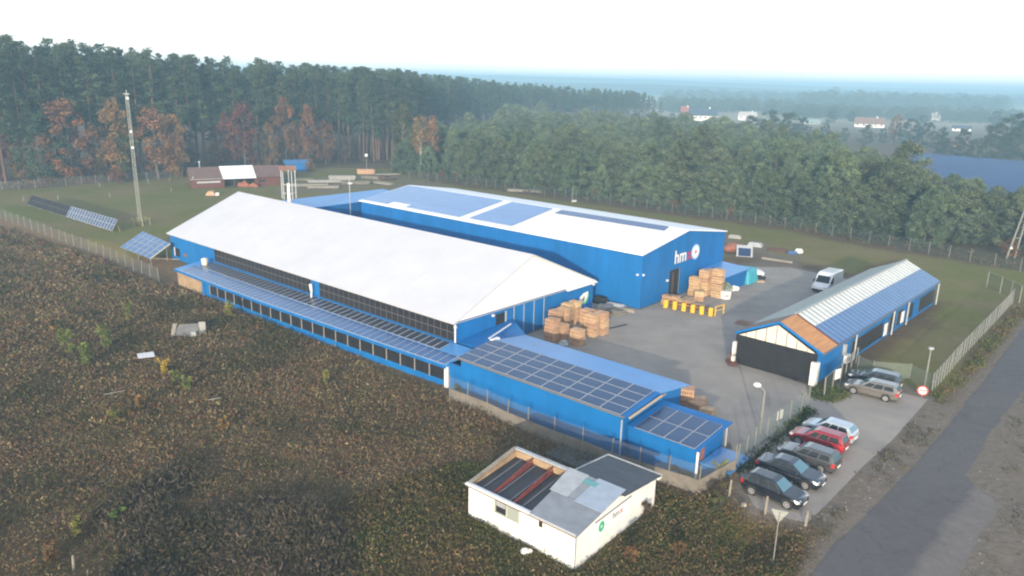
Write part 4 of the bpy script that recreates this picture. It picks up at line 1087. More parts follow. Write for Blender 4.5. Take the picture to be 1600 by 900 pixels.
# the young stand
YPOLY = YOUNG_FRONT + YOUNG_BACK
cand = []
xs_ = [p[0] for p in YPOLY]; ys_ = [p[1] for p in YPOLY]
gxs = np.arange(min(xs_), max(xs_), 6.3); gys = np.arange(min(ys_), max(ys_), 6.3)
GX, GY = np.meshgrid(gxs, gys)
GX = (GX + rng.uniform(-2.1, 2.1, GX.shape)).ravel(); GY = (GY + rng.uniform(-2.1, 2.1, GY.shape)).ravel()
sd = sd_poly(GX, GY, YPOLY)
keep = sd < -.8
pts = sorted([(math.hypot(a, b), a, b, d_) for a, b, d_ in zip(GX[keep], GY[keep], sd[keep])])
mass_V = []; mass_C = []; ny_ = 0
for d_, x, y, sdv in pts:
    px, py = project(x, y, 0)
    if not (560 < px < 1700): continue
    if rng.random() < .12: continue
    hh = float(np.interp(d_, [130, 200, 320, 420], [13.0, 11.5, 11.0, 12.0])) * (1 + rng.normal() * .17) * (.80 if sdv > -5 else 1.0)
    if px < 760: hh *= .95
    if px > 1420: hh = min(hh, 10.2)
    k = rng.integers(6); s2 = hh / 12.0; sw = s2 * (1.06 + rng.normal() * .14)
    if ny_ < 270:
        where = ['behind the halls and long fence', 'right of the tall hall', 'behind the white van', 'behind the narrow workshop', 'by the far corner of the fence'][int(np.searchsorted([900, 1140, 1300, 1450], px))]
        lb = 'bushy green young pine ' + ('on the front edge' if sdv > -5 else 'inside the young stand') + ' ' + where
        place_tree('young_pine', YP[k], (x, y, 0), (sw, s2), rng.random() * 6.28, lb, 'young pine', 'young pines behind the far fence'); ny_ += 1
    else:
        v, c_ = add_mass(YPc[k], (x, y, 0), sw, s2, rng.random() * 6.28, .42)
        mass_V.append(v); mass_C.append(c_)
if mass_V:
    kind(link(bpy.data.objects.new('young_pine_wood', cloud_mesh('young_pine_wood', np.concatenate(mass_V), np.concatenate(mass_C)))), 'stuff')
# autumn trees along the wood
def tree_px(name, meshes, base, top_y, hm_, label, cat, group, wide=1.0):
    p = G(*base)
    d = math.hypot(p[0], p[1]); hgt = (base[1] - top_y) * (d + 8) / F_PX * 1.03
    s2 = hgt / hm_
    return place_tree(name, meshes, (p[0], p[1], h1(p[0], p[1])), (s2 * wide, s2), rng.random() * 6.28, label, cat, group)
RU = [leafy(300 + i, 10, RUST_C, .36) for i in range(3)]
RE = [leafy(310 + i, 10, RED_C, .30) for i in range(2)]
GRN = leafy(320, 10, [(.040, .075, .040), (.05, .085, .045)], .36)
OLV = [leafy(330 + i, 10, OLIVE_C, .26) for i in range(2)]
BIR = [leafy(340 + i, 12, [(.22, .13, .05), (.13, .10, .05)], .16, TRUNK_W, 16, .4) for i in range(2)]
BIRG = leafy(345, 12, OLIVE_C, .22, TRUNK_W, 22, .35)
DUL = [leafy(350 + i, 10, DULL_C, .30, dens=20) for i in range(2)]
oaks = [((115, 283), 187, RU[0], 1.0, 'rust orange oak standing left of the lattice mast'), ((188, 281), 182, RU[1], .62, 'slim orange oak directly left of the lattice mast top'), ((247, 279), 190, RU[1], 1.0, 'broad orange oak just right of the lattice mast'), ((276, 278), 198, RU[2], .62, 'orange oak crowding the right side of the broad oak by the mast'),
        ((337, 266), 230, RU[2], .75, 'small orange oak behind the ridge of the brown barn'), ((384, 266), 180, RE[0], .72, 'dark red oak above the white barn roof sheet'), ((422, 262), 203, RU[0], .62, 'orange oak between the barn and the blue hut'), ((448, 259), 168, RU[1], .55, 'tall thin reddish orange oak behind the blue hut'), ((482, 258), 178, RU[2], .5, 'tall thin orange oak right of the blue hut'),
        ((509, 257), 197, RE[1], .78, 'wide dull red oak right of the blue hut'), ((9, 284), 200, RE[0], .7, 'dull red tree at the left frame edge of the wood'), ((35, 286), 255, RU[1], .9, 'low rust bush at the foot of the tall bare trunk'), ((355, 264), 190, RE[1], .5, 'thin reddish tree behind the middle of the barn'), ((160, 281), 215, DUL[0], .9, 'bare brownish tree between two orange oaks'), ((540, 256), 215, DUL[1], .7, 'bare brown tree before the tall trunks by the globe lamp'), ((300, 270), 215, DUL[0], .8, 'bare grey brown tree left of the brown barn')]
for b_, t_, m_, w_, lb in oaks: tree_px('autumn_tree', m_, b_, t_, 10, lb, 'tree', 'autumn trees along the wood', w_ * 1.05)
tree_px('green_tree', GRN, (62, 285), 205, 10, 'bushy dark green tree at the wood edge left of the rust oak', 'tree', None, 1.15)
tree_px('green_tree', OLV[0], (200, 281), 208, 10, 'narrow olive green tree behind the lattice mast', 'tree', None, .8)
tree_px('autumn_bush', RU[0], (485, 268), 250, 10, 'round orange brown bush right of the blue hut', 'bush', None, 1.2)
tree_px('autumn_bush', RU[2], (76, 292), 279, 10, 'low rust bush on the lawn fence left of the mast', 'bush', None, 1.6)
tree_px('autumn_bush', RE[0], (184, 287), 266, 10, 'low red brown bush on the lawn fence beside the mast foot', 'bush', None, 1.6)
for b_, t_, m_, w_, lb in [((630, 268), 175, BIRG, .8, 'greenish birch with a white stem at the start of the young stand'), ((658, 273), 190, BIR[0], .9, 'thin birch with orange leaves and a white stem'), ((677, 272), 193, BIR[1], .7, 'second thin birch, fading orange, right of the brighter one'), ((643, 270), 205, BIRG, .6, 'small olive birch between two birches')]:
    tree_px('birch_tree', m_, b_, t_, 12, lb, 'birch', 'birches by the young stand', w_)
for i, (bx_, by_, ty_, w_) in enumerate([(690, 282, 268, 1.2), (712, 285, 272, 1.3), (1002, 318, 298, 1.1), (1052, 328, 313, 1.3), (1140, 340, 326, 1.3), (1130, 332, 307, 1.0), (850, 300, 286, 1.4), (930, 312, 296, 1.1), (1450, 382, 362, 1.4), (1575, 402, 380, 1.5)]):
    tree_px('low_bush', (RE + RU + DUL)[i % 7], (bx_, by_), ty_, 10, 'brownish autumn bush under the young pines ' + ['near the birches', 'just right of the birches', 'beyond the ridge of the tall hall', 'above the sign hall roof', 'right of the tall hall end', 'above the tall hall roof corner', 'beyond the middle of the tall hall roof', 'near the thin pole behind the tall hall', 'behind the narrow workshop roof end', 'by the leaning pole pair'][i], 'bush', 'bushes under the young pines', w_)
# the land beyond: scattered trees, woods and houses
FT = [leafy(400 + i, 12, [(.035, .055, .03), (.045, .062, .035)], .40, dens=60, clear=.04) for i in range(3)]
far_trees = [(1172, 226, 188, 1.1), (1200, 224, 181, 1.3), (1228, 226, 183, 1.2), (1250, 222, 190, 1.0), (1288, 218, 196, .9), (1318, 222, 204, 1.0), (1352, 226, 200, 1.1), (1378, 224, 205, .9), (1420, 226, 194, 1.2), (1446, 230, 200, 1.0), (1468, 240, 208, .9), (1500, 246, 212, .9), (1540, 250, 208, .8), (1566, 250, 200, 1.1), (1594, 252, 195, 1.2), (1330, 190, 176, 1.3), (1298, 192, 176, 1.3), (1160, 178, 170, 1.4), (1050, 190, 178, 1.2), (1128, 200, 186, 1.4), (1440, 200, 184, 1.2), (1554, 200, 180, 1.2), (1580, 205, 184, 1.3), (1478, 250, 226, 1.0), (1520, 254, 226, 1.0), (1100, 206, 190, 1.3)]
far_trees = sorted(far_trees)
spots = ['right of the twin gabled white house', 'below the white houses', 'near the pale bungalow', 'before the far fields', 'behind the blue solar field']
for i, (bx_, by_, ty_, w_) in enumerate(far_trees):
    nearest = 'beside the large white house' if bx_ < 1130 else 'around the second white house' if bx_ < 1265 else 'around the low pale house' if bx_ < 1400 else 'behind the blue solar field' if bx_ < 1530 else 'at the right end beyond the solar field'
    tree_px('broadleaf_tree', FT[i % 3], (bx_, by_), ty_, 12, ('small hazy' if by_ - ty_ < 20 else 'dark hazy') + ' round tree far off ' + nearest, 'tree', 'hazy trees round the far houses', w_)
tree_px('autumn_tree', RU[1], (1397, 222), 187, 10, 'bright orange tree among dark trees near the pale far house', 'tree', None, .75)
tree_px('autumn_tree', RU[0], (1459, 184), 172, 10, 'distant orange tree beside the tiny pale house', 'tree', None, 1.0)
# far woods that read as masses
def far_wood(poly, hgt, n_, seed, sx_=1.0):
    r2 = np.random.default_rng(seed); out = []
    xs3 = [p[0] for p in poly]; ys3 = [p[1] for p in poly]; k = 0; tries = 0
    while k < n_ and tries < n_ * 20:
        tries += 1
        x = r2.uniform(min(xs3), max(xs3)); y = r2.uniform(min(ys3), max(ys3))
        if sd_poly(np.array([x]), np.array([y]), poly)[0] > 0: continue
        s2 = hgt / 12.0 * (1 + r2.normal() * .15)
        v, c_ = add_mass(YPc[r2.integers(6)], (x, y, 0), s2 * 1.6 * sx_, s2, r2.random() * 6.28, .08)
        out.append((v, c_)); k += 1
    return np.concatenate([a for a, b in out]), np.concatenate([b for a, b in out])
parts = [far_wood([gp(1245, 171), gp(1570, 178), gp(1570, 163), gp(1400, 158), gp(1245, 160)], 17, 420, 1), far_wood([gp(1030, 178), gp(1150, 176), gp(1240, 182), gp(1240, 174), gp(1150, 168), gp(1030, 166)], 11, 150, 2), far_wood([gp(1240, 184), gp(1420, 190), gp(1420, 181), gp(1240, 176)], 9, 150, 3), far_wood([gp(1420, 192), gp(1620, 196), gp(1620, 184), gp(1420, 180)], 9, 150, 4), far_wood([gp(1040, 160), gp(1240, 163), gp(1240, 155), gp(1040, 152)], 14, 150, 5), far_wood([gp(1570, 168), gp(1700, 172), gp(1700, 160), gp(1570, 158)], 14, 90, 6)]
kind(link(bpy.data.objects.new('far_wood', cloud_mesh('far_wood', np.concatenate([p[0] for p in parts]), np.concatenate([p[1] for p in parts])))), 'stuff')

# far houses
def house(label, px, py, wpx, hpx, rpx, wallm, roofm, yaw=0.0, depth=8, chim=True):
    p = G(px, py); d = math.hypot(p[0], p[1]); k = d / F_PX
    W_, H_, RH = wpx * k, hpx * k * 1.02, rpx * k
    az = math.atan2(p[0], p[1])
    t = thing('far_house', label, 'house', (p[0], p[1], 0), -az + yaw, 'far houses in the haze')
    MB().box(-W_ / 2, W_ / 2, 0, depth, 0, H_).build('wall', wallm, t)
    r = MB().slab([(-W_ / 2 - .5, -.6, H_ - .2), (W_ / 2 + .5, -.6, H_ - .2), (W_ / 2 + .3, depth / 2, H_ + RH), (-W_ / 2 - .3, depth / 2, H_ + RH)], .2)
    r.slab([(-W_ / 2 - .3, depth / 2, H_ + RH), (W_ / 2 + .3, depth / 2, H_ + RH), (W_ / 2 + .5, depth + .6, H_ - .2), (-W_ / 2 - .5, depth + .6, H_ - .2)], .2)
    ro = r.build('roof', roofm, t)
    g_ = MB()
    for s_ in (-1, 1):
        x = s_ * (W_ / 2 - .05); g_.extrude_x([(0.02, H_), (depth - .02, H_), (depth / 2, H_ + RH - .1)], x - .1, x + .05)
    g_.build('gable', wallm, t)
    nw = max(2, int(W_ / 3.2))
    for i in range(nw):
        x = -W_ / 2 + (i + .5) * W_ / nw; MB().box(x - .5, x + .5, -.04, .02, H_ * .4, H_ * .8).build('window', BLACK, t)
    if chim:
        MB().box(W_ * .22, W_ * .22 + .8, depth / 2 - .4, depth / 2 + .4, H_ + RH * .5, H_ + RH + .8).build('chimney', WHITE, ro)
    return t
DKR = mat('dark_blue_grey_roof', (.05, .065, .09), .6); BNR = mat('brown_tile_roof', (.22, .13, .09), .8)
house('large white far house with a dark roof left of the others', 1098, 189, 40, 8, 10, WHITE, DKR, .1, 10)
house('white gabled far house with a red end beside the dark roofed one', 1071, 183, 12, 7, 8, BRICK, mat('red_tile_roof', (.3, .09, .06), .8), .2, 8)
house('small white far house standing alone in the fields', 1166, 188, 24, 7, 5, WHITE, mat('pale_roof', (.5, .46, .42), .7), -.2, 8)
house('low pale bungalow with a brown roof among far trees', 1358, 199, 38, 5, 8, WHITE, BNR, .05, 10)
house('flat white far outbuilding at the right behind the solar field', 1502, 205, 22, 4, 3, WHITE, DKR, .0, 8, False)
house('tiny pale far house beneath the distant orange tree', 1462, 188, 10, 5, 5, WHITE, mat('pale_roof', (.5, .46, .42), .7), .2, 7, False)
house('low far shed with an orange tan wall beyond the solar field', 1498, 230, 20, 6, 3, mat('tan_far_wall', (.55, .35, .22), .8), BNR, .0, 7, False)
house('long low far barn with a greenish roof between the white houses', 1268, 194, 22, 3, 4, mat('grey_green_wall', (.3, .34, .32), .8), mat('green_grey_roof', (.26, .33, .32), .7), .0, 8, False)
# ground solar field beyond the young stand
PVF = mat('solar_glass_field', (.022, .055, .16), .3, 0, .2, .2, spec=.3)
sf = thing('solar_field', 'wide blue ground mounted solar field behind the young pines at right', 'solar field', (*gp(1520, 268), 0))
q = [G(1436, 244, 1.5), G(1500, 249, 1.5), G(1660, 262, 1.5), G(1760, 310, 1.5), G(1600, 312, 1.5), G(1500, 300, 1.5)]
ox, oy = sf.location.x, sf.location.y
row_d = Vector((q[2][0] - q[0][0], q[2][1] - q[0][1], 0)).normalized(); row_n = Vector((row_d.y, -row_d.x, 0))
L_all = 175
for i in range(20):
    c0 = Vector(q[0]) + row_n * (i * 5.2) + row_d * (-4 + i * 1.0); c1 = c0 + row_d * L_all
    mb = MB().slab([(c0.x - ox, c0.y - oy, 1.0), (c1.x - ox, c1.y - oy, 1.0), (c1.x - row_n.x * 4.4 - ox, c1.y - row_n.y * 4.4 - oy, 2.4), (c0.x - row_n.x * 4.4 - ox, c0.y - row_n.y * 4.4 - oy, 2.4)], .06)
    mb.build('panel_row', PVF, sf)
q = [G(1205, 231, 1.5), G(1245, 231, 1.5), G(1245, 224, 1.5), G(1210, 224, 1.5)]
s2 = tag(MB().prism([(p[0] - q[0][0], p[1] - q[0][1]) for p in q], 1.0, 1.2).build('solar_field', PV_L), 'small blue patch of panels glimpsed between far trees', 'solar field'); s2.location = (q[0][0], q[0][1], 0)

# ================================================================== SOLAR TABLES, MASTS, FENCES
def toF(fr, p): dx, dy = p[0] - fr.o[0], p[1] - fr.o[1]; return (fr.c * dx + fr.s * dy, -fr.s * dx + fr.c * dy)
# tilted solar row on the lawn
PVM = mat('matt_dark_module', (.026, .026, .032), .75, 0, .3, .8, spec=.08)
p0, p1 = G(42, 322), G(175, 364)
rl = math.dist(p0, p1); ra = math.atan2(p1[1] - p0[1], p1[0] - p0[0])
tr_ = thing('solar_row', 'long tilted row of ground solar panels on the lawn, its right half white framed', 'solar row', (p0[0], p0[1], 0), ra)
npn = 34; pwid = rl / npn
for i in range(npn):
    m2 = MB(); dark = i < 17
    x0 = i * pwid; g0 = .012 if dark else .03
    m2.cur = 1; m2.slab([(x0 + .005, 0, .35), (x0 + pwid - .005, 0, .35), (x0 + pwid - .005, 1.15, 2.15), (x0 + .005, 1.15, 2.15)], .04)
    m2.cur = 0
    for a_, b_ in ((.02, .49), (.51, .98)):
        m2.slab([(x0 + .005 + g0 * 2.2, 1.15 * a_, .35 + 1.8 * a_ + .012), (x0 + pwid - .005 - g0 * 2.2, 1.15 * a_, .35 + 1.8 * a_ + .012), (x0 + pwid - .005 - g0 * 2.2, 1.15 * b_, .35 + 1.8 * b_ + .012), (x0 + .005 + g0 * 2.2, 1.15 * b_, .35 + 1.8 * b_ + .012)], .02)
    m2.build('solar_panel', [PVM if dark else PV, ALU_D if dark else ALU], tr_)
for x in np.linspace(.4, rl - .4, 8):
    MB().bar((x, .3, 0), (x, 1.0, 1.9), .08).bar((x, 1.5, 0), (x, 1.0, 1.9), .08).build('stand', OSB if x > rl - 1 else GREYSTEEL, tr_)
# large tilted table by the hall corner
corners = [G(187, 385, .9), G(236, 402, .9)]
tt_ = thing('solar_table', 'wide blue tilted solar table standing at the far corner of the white roofed hall', 'solar table', (*FA.w(0, 0), 0), FA.a)
q = [toF(FA, G(187, 386, .5)), toF(FA, G(234, 404, .5)), toF(FA, G(266, 380, 2.6)), toF(FA, G(223, 361, 2.6))]
Q = [Vector((q[0][0], q[0][1], .5)), Vector((q[1][0], q[1][1], .5)), Vector((q[2][0], q[2][1], 2.6)), Vector((q[3][0], q[3][1], 2.6))]
def bil(u, v): return (Q[0] * (1 - u) + Q[1] * u) * (1 - v) + (Q[3] * (1 - u) + Q[2] * u) * v
for i in range(6):
    for j in range(4):
        u0, u1, v0, v1 = i / 6 + .004, (i + 1) / 6 - .004, j / 4 + .006, (j + 1) / 4 - .006
        m2 = MB(); m2.cur = 1; m2.slab([bil(u0, v0), bil(u1, v0), bil(u1, v1), bil(u0, v1)], .05); m2.cur = 0
        e_ = .006; up = Vector((0, 0, .012))
        m2.slab([bil(u0 + e_, v0 + e_) + up, bil(u1 - e_, v0 + e_) + up, bil(u1 - e_, v1 - e_) + up, bil(u0 + e_, v1 - e_) + up], .02)
        m2.build('solar_panel', [PV_L, LGREY], tt_)
for u in (.08, .5, .92):
    a_, b_ = bil(u, .15), bil(u, .9)
    MB().bar((a_.x, a_.y, LOW), a_ - Vector((0, 0, .06)), .1).build('leg', GREYSTEEL, tt_); MB().bar((b_.x, b_.y, LOW), b_ - Vector((0, 0, .06)), .1).build('leg', GREYSTEEL, tt_)
MB().bar(bil(0, .5) - Vector((0, 0, .1)), bil(1, .5) - Vector((0, 0, .1)), .1).bar(bil(1, .0) - Vector((0, 0, .12)), bil(1, 1) - Vector((0, 0, .12)), .1).build('beam', GREYSTEEL, tt_)
pb_ = tag(MB().bar((0, 0, .5), (5.5, 3.2, 1.1), .12).bar((0, 0, 0), (0, 0, .55), .12).build('timber_rail', TIMBER), 'pale timber rail sloping under the blue solar table', 'rail'); pb_.location = (*FA.w(-63, -1.8), -.9); pb_.rotation_euler = (0, 0, FA.a - .25)
# lattice mast
mp = G(220, 352)
mh = None
for hh in np.arange(5, 60, .1):
    if project(mp[0], mp[1], hh)[1] < 147: mh = hh; break
mast = thing('lattice_mast', 'tall slender lattice mast with bright bulbs standing on the lawn', 'mast', (mp[0], mp[1], 0), .4)
lat = MB(); w_ = .46
cs_ = [(w_ / 2 * math.cos(a), w_ / 2 * math.sin(a)) for a in (PI / 2, PI * 7 / 6, PI * 11 / 6)]
for c in cs_: lat.tube((c[0] * 1.2, c[1] * 1.2, 0), (c[0], c[1], mh), .040, .034, 5)
z = .3; k = 0
while z < mh - .6:
    for i in range(3):
        a, b = cs_[i], cs_[(i + 1) % 3]
        if k % 2: a, b = b, a
        lat.tube((a[0], a[1], z), (b[0], b[1], z + .62), .015, .015, 3)
    z += .62; k += 1
lat.build('lattice', mat('galvanised_mast', (.50, .49, .44), .5, .3, .2, 2), mast)
for f_ in (.965, .72, .60): MB().ball((.1, -.3, mh * f_), .24, 10).build('bulb', mat('white_globe', (.85, .86, .88), .3), mast)
MB().box(-.5, .5, -.4, .4, mh - .1, mh + .02).bar((0, 0, mh), (0, 0, mh + .6), .1).build('head_plate', LGREY, mast)
bs = MB()
for a in range(6): bs.bar((1.5 * math.cos(a), 1.5 * math.sin(a), 0), (1.5 * math.cos(a), 1.5 * math.sin(a), 1.3), .12)
for a in range(6): bs.bar((1.5 * math.cos(a), 1.5 * math.sin(a), 1.1), (1.5 * math.cos(a + 1), 1.5 * math.sin(a + 1), 1.1), .06)
bs.build('base_fence', mat('olive_yellow_rail', (.30, .27, .12), .8), mast)
# vertical axis wind turbine behind the ridge
wp = FA.w(-38.6, WA / 2 + 4.2)
for yy in np.arange(0, 20, .25):
    wp_ = FA.w(-44 + yy * 0, WA / 2 + 3.0)
wt = thing('wind_turbine', 'white vertical axis wind turbine with upright blades above the white roof ridge', 'turbine', (0, 0, 0))
zbase = HEA + (HRA - HEA) * (1 - 2.0 / (WA / 2))
# find the spot on the rear slope under the seen pole
best = None
for xx in np.arange(-59, -20, .2):
    w2_ = FA.w(xx, WA / 2 + 2.0); pj = project(w2_[0], w2_[1], zbase)
    if best is None or abs(pj[0] - 452.5) < best[0]: best = (abs(pj[0] - 452.5), w2_)
wt.location = (best[1][0], best[1][1], zbase)
def zfor(py):
    for hh in np.arange(0, 30, .05):
        if project(best[1][0], best[1][1], zbase + hh)[1] < py: return hh
    return 8
ztop, zmid, zlow = zfor(267), zfor(287), zfor(300)
MB().tube((0, 0, -.3), (0, 0, zmid), .26, .20, 10).build('pole', WHITE, wt)
for k in range(5):
    a = 2 * PI * k / 5 + .5; r_b = 1.05
    MB().hexa([(r_b * math.cos(a) - .04, r_b * math.sin(a) - .11, zlow - 1.0), (r_b * math.cos(a) + .04, r_b * math.sin(a) - .11, zlow - 1.0), (r_b * math.cos(a) + .04, r_b * math.sin(a) + .11, zlow - 1.0), (r_b * math.cos(a) - .04, r_b * math.sin(a) + .11, zlow - 1.0)],
              [(r_b * math.cos(a) - .04, r_b * math.sin(a) - .11, ztop), (r_b * math.cos(a) + .04, r_b * math.sin(a) - .11, ztop), (r_b * math.cos(a) + .04, r_b * math.sin(a) + .11, ztop), (r_b * math.cos(a) - .04, r_b * math.sin(a) + .11, ztop)]).build('blade', WHITE if k == 0 else LGREY, wt)
    MB().bar((0, 0, zmid - .15), (r_b * math.cos(a), r_b * math.sin(a), zmid - .15), .07).build('arm', LGREY, wt); MB().bar((0, 0, zlow - .2), (r_b * math.cos(a), r_b * math.sin(a), zlow - .2), .07).build('arm', LGREY, wt)

def fence(label, pts, hgt, step, mesh_m, post_m, post_r=.045, cat='fence', rails=None, base=None, group=None, name='wire_fence', sag=0.0):
    """one run of fencing: the wire and every post its own part"""
    P3 = []
    for a, b in zip(pts[:-1], pts[1:]):
        L_ = math.dist(a[:2], b[:2]); k = max(1, round(L_ / step))
        for i in range(k): P3.append((a[0] + (b[0] - a[0]) * i / k, a[1] + (b[1] - a[1]) * i / k))
    P3.append(pts[-1][:2])
    z0s = [h1(*p) for p in P3]
    f = thing(name, label, cat, (P3[0][0], P3[0][1], z0s[0]), 0, group)
    o = (P3[0][0], P3[0][1], z0s[0])
    r2 = random.Random(len(P3))
    post = MB()
    me = None
    for p, z in zip(P3, z0s):
        if me is None:
            mb = MB().tube((0, 0, -.3), (0, 0, hgt), post_r, n=6); me = mb.mesh('post', post_m)
        q = bpy.data.objects.new('post', me); link(q, f)
        q.location = (p[0] - o[0], p[1] - o[1], z - o[2]); q.rotation_euler = (r2.gauss(0, .02 + sag), r2.gauss(0, .02 + sag), 0)
    if mesh_m:
        w = MB(); zb_ = base or .05
        for i in range(len(P3) - 1):
            a = (P3[i][0] - o[0], P3[i][1] - o[1], z0s[i] - o[2]); b = (P3[i + 1][0] - o[0], P3[i + 1][1] - o[1], z0s[i + 1] - o[2])
            d = Vector((b[0] - a[0], b[1] - a[1], 0)).normalized(); nn = Vector((-d.y, d.x, 0)) * .008
            w.add([(a[0], a[1], a[2] + zb_), (b[0], b[1], b[2] + zb_), (b[0], b[1], b[2] + hgt - .08), (a[0], a[1], a[2] + hgt - .08)], [(0, 1, 2, 3)])
        w.build('wire_mesh', mesh_m, f)
    if rails:
        w = MB()
        for rz_ in rails:
            w = MB()
            for i in range(len(P3) - 1): w.bar((P3[i][0] - o[0], P3[i][1] - o[1], z0s[i] - o[2] + rz_), (P3[i + 1][0] - o[0], P3[i + 1][1] - o[1], z0s[i + 1] - o[2] + rz_), .035)
            w.build('rail', post_m, f)
    if base:
        w = MB()
        for i in range(len(P3) - 1):
            a = (P3[i][0] - o[0], P3[i][1] - o[1], z0s[i] - o[2]); b = (P3[i + 1][0] - o[0], P3[i + 1][1] - o[1], z0s[i + 1] - o[2])
            w.hexa([(a[0], a[1] - .05, a[2] - .4), (b[0], b[1] - .05, b[2] - .4), (b[0], b[1] + .05, b[2] - .4), (a[0], a[1] + .05, a[2] - .4)], [(a[0], a[1] - .05, a[2] + base), (b[0], b[1] - .05, b[2] + base), (b[0], b[1] + .05, b[2] + base), (a[0], a[1] + .05, a[2] + base)])
        w.build('concrete_panel', CONC, f)
    return f
WIRE = wiremat('galvanised_wire', (.30, .31, .31), .16)
WIRE_G = wiremat('green_grey_wire', (.26, .32, .30), .30)
WIRE_GD = wiremat('dark_green_wire', (.07, .10, .09), .26)
WIRE_R = wiremat('roadside_panel_wire', (.33, .37, .35), .36)
POST_L = mat('pale_post_paint', (.23, .23, .215), .6, .1, .2, 3)
fence('wire fence with pale posts between the weedy field and the mast lawn', [gp(-70, 322), gp(0, 340), gp(60, 358), gp(150, 386), FA.w(-52, -5.4)], 2.0, 2.7, WIRE, POST_L, .05, group='fence runs', sag=.02)
fence('far wire fence with pale posts along the foot of the tall wood', [gp(-80, 301), gp(30, 296), gp(150, 287), gp(285, 277)], 2.1, 3.1, WIRE, POST_L, .055, group='fence runs')
fence('long faint fence between the grass strip and the young pines', [gp(640, 279), gp(760, 293), gp(900, 312), gp(1050, 332), gp(1180, 349), gp(1300, 369), gp(1420, 392), gp(1515, 410), gp(1680, 440)], 2.2, 3.2, WIRE_GD, POSTM, .05, group='fence runs')
fence('pale green mesh panel fence running along the road verge', [gp(1455, 615), gp(1500, 562), gp(1545, 514), gp(1582, 474)], 2.0, 1.25, WIRE_R, POST_L, .045, group='fence runs', rails=(1.95, 1.0))
fence('dark mesh gate panels in a tall frame at the far road corner', [gp(1541, 449), gp(1562, 458), gp(1578, 465), gp(1592, 473)], 2.3, 2.6, WIRE_GD, POST_L, .07, group='fence runs', rails=(2.25,))
fence('mesh fence on the grass behind the two cars by the workshop', [FD.w(6.5, -9.6), gp(1362, 590), gp(1420, 594), gp(1454, 613)], 1.7, 2.4, WIRE_G, POSTM, .045, group='fence runs')
fence('green mesh fence with white plates beside the front of the workshop', [gp(1287, 622), gp(1312, 598), gp(1336, 573)], 2.0, 2.0, WIRE_GD, POST_L, .06, group='fence runs', rails=(1.95,))
fence('green mesh fence in front of the parked car row', [gp(1150, 733), gp(1178, 704), gp(1215, 675), gp(1250, 648), gp(1262, 636)], 2.0, 2.3, WIRE_G, POSTM, .05, group='fence runs')
fence('wire fence on weathered concrete panels along the solar roofed building', [FA.w(4.6, -5.2), FA.w(14, -5.4), FA.w(22, -5.3), FA.w(28.8, -4.5), FA.w(30.2, -2.0)], 2.25, 2.5, WIRE, POSTM, .05, group='fence runs', base=1.05)
def plate(px, py, z, w_, h_, yaw, label):
    p = G(px, py, z)
    t = thing('white_notice', label, 'notice', (p[0], p[1], z), yaw, None)
    MB().box(-w_ / 2, w_ / 2, -.02, .02, 0, h_).build('board', WHITE, t)
    lm = MB()
    for i in range(3): lm.box(-w_ * .38, w_ * .38, -.026, -.021, h_ * (.25 + .2 * i), h_ * (.31 + .2 * i))
    lm.build('print_lines', FADET, t)
    return t
plate(1308, 592, .9, .8, .95, FD.a - .2, 'white notice on the green fence by the workshop front')
plate(1218, 655, 1.0, .8, .75, FD.a - .1, 'white notice on the green fence in front of the cars')

# lamp posts, poles and signs
def zof(p, py):
    for hh in np.arange(0.1, 40, .05):
        if project(p[0], p[1], p[2] + hh)[1] < py: return hh
p = GT(1187, 680); hL = zof(p, 606)
lp = thing('street_lamp', 'pale lamp post with a drooping white head in the yard behind the car fence', 'lamp', p, 0)
MB().tube((0, 0, 0), (0, 0, hL * .93), .11, .07, 8).build('pole', POST_L, lp)
hd = MB().tube((0, 0, hL * .92), (-.35, .3, hL), .06).build('arm', POST_L, lp)
MB().ball((-.5, .4, hL + .02), .32, 8, .55).build('lamp_head', WHITE, lp)
p = GT(1444, 606); hL = zof(p, 546)
lp = thing('lamp_post', 'slim grey pole with a small lamp on the grass behind the round sign', 'lamp', p, 0)
MB().tube((0, 0, 0), (0, 0, hL), .09, .06, 8).build('pole', POST_L, lp); MB().box(-.2, .2, -.12, .12, hL, hL + .2).build('lamp_head', LGREY, lp)
p = GT(573, 268); hL = zof(p, 243)
lp = thing('globe_lamp', 'single white globe lamp on a dark post by the far plank piles', 'lamp', p, 0)
MB().tube((0, 0, 0), (0, 0, hL - .3), .12, .1, 8).build('pole', POSTM, lp); MB().ball((0, 0, hL), .48, 12).build('globe', MATS['white_globe'], lp)
p = GT(894, 318); hL = zof(p, 292)
lp = thing('thin_pole', 'thin white pole beyond the ridge of the tall hall roof', 'pole', p, 0); MB().tube((0, 0, 0), (0, 0, hL), .09, .07).build('shaft', POST_L, lp); MB().box(-.1, .9, -.3, .3, .4, .8).build('foot_box', LGREY, lp)
p = GT(564, 322); hL = zof((p[0], p[1], 0), 262)
q_ = FB.w(-55.6, -1.0)
lp = thing('vent_stack', 'thin grey mast at the far left corner of the tall blue hall', 'pole', (q_[0], q_[1], 0), 0); MB().tube((0, 0, 0), (0, 0, 10.4), .08, .06).build('shaft', LGREY, lp); MB().box(-.25, .45, -.1, .1, 9.4, 9.6).build('crossarm', LGREY, lp)
p = GT(1572, 405)
ap = thing('twin_pole', 'leaning pair of pale utility poles before the young pines at the right edge', 'pole', p, 0)
MB().tube((0, 0, 0), (1.9, .2, 10.2), .16, .11, 7).build('pole', POST_L, ap); MB().tube((1.9, .9, 0), (2.5, .3, 10.0), .16, .11, 7).build('pole', POST_L, ap)
MB().bar((.7, .1, 3.5), (2.1, .7, 3.5), .12).build('cross_brace', POST_L, ap); MB().ball((.35, -.2, 1.9), .22, 8).build('white_insulator', WHITE, ap)
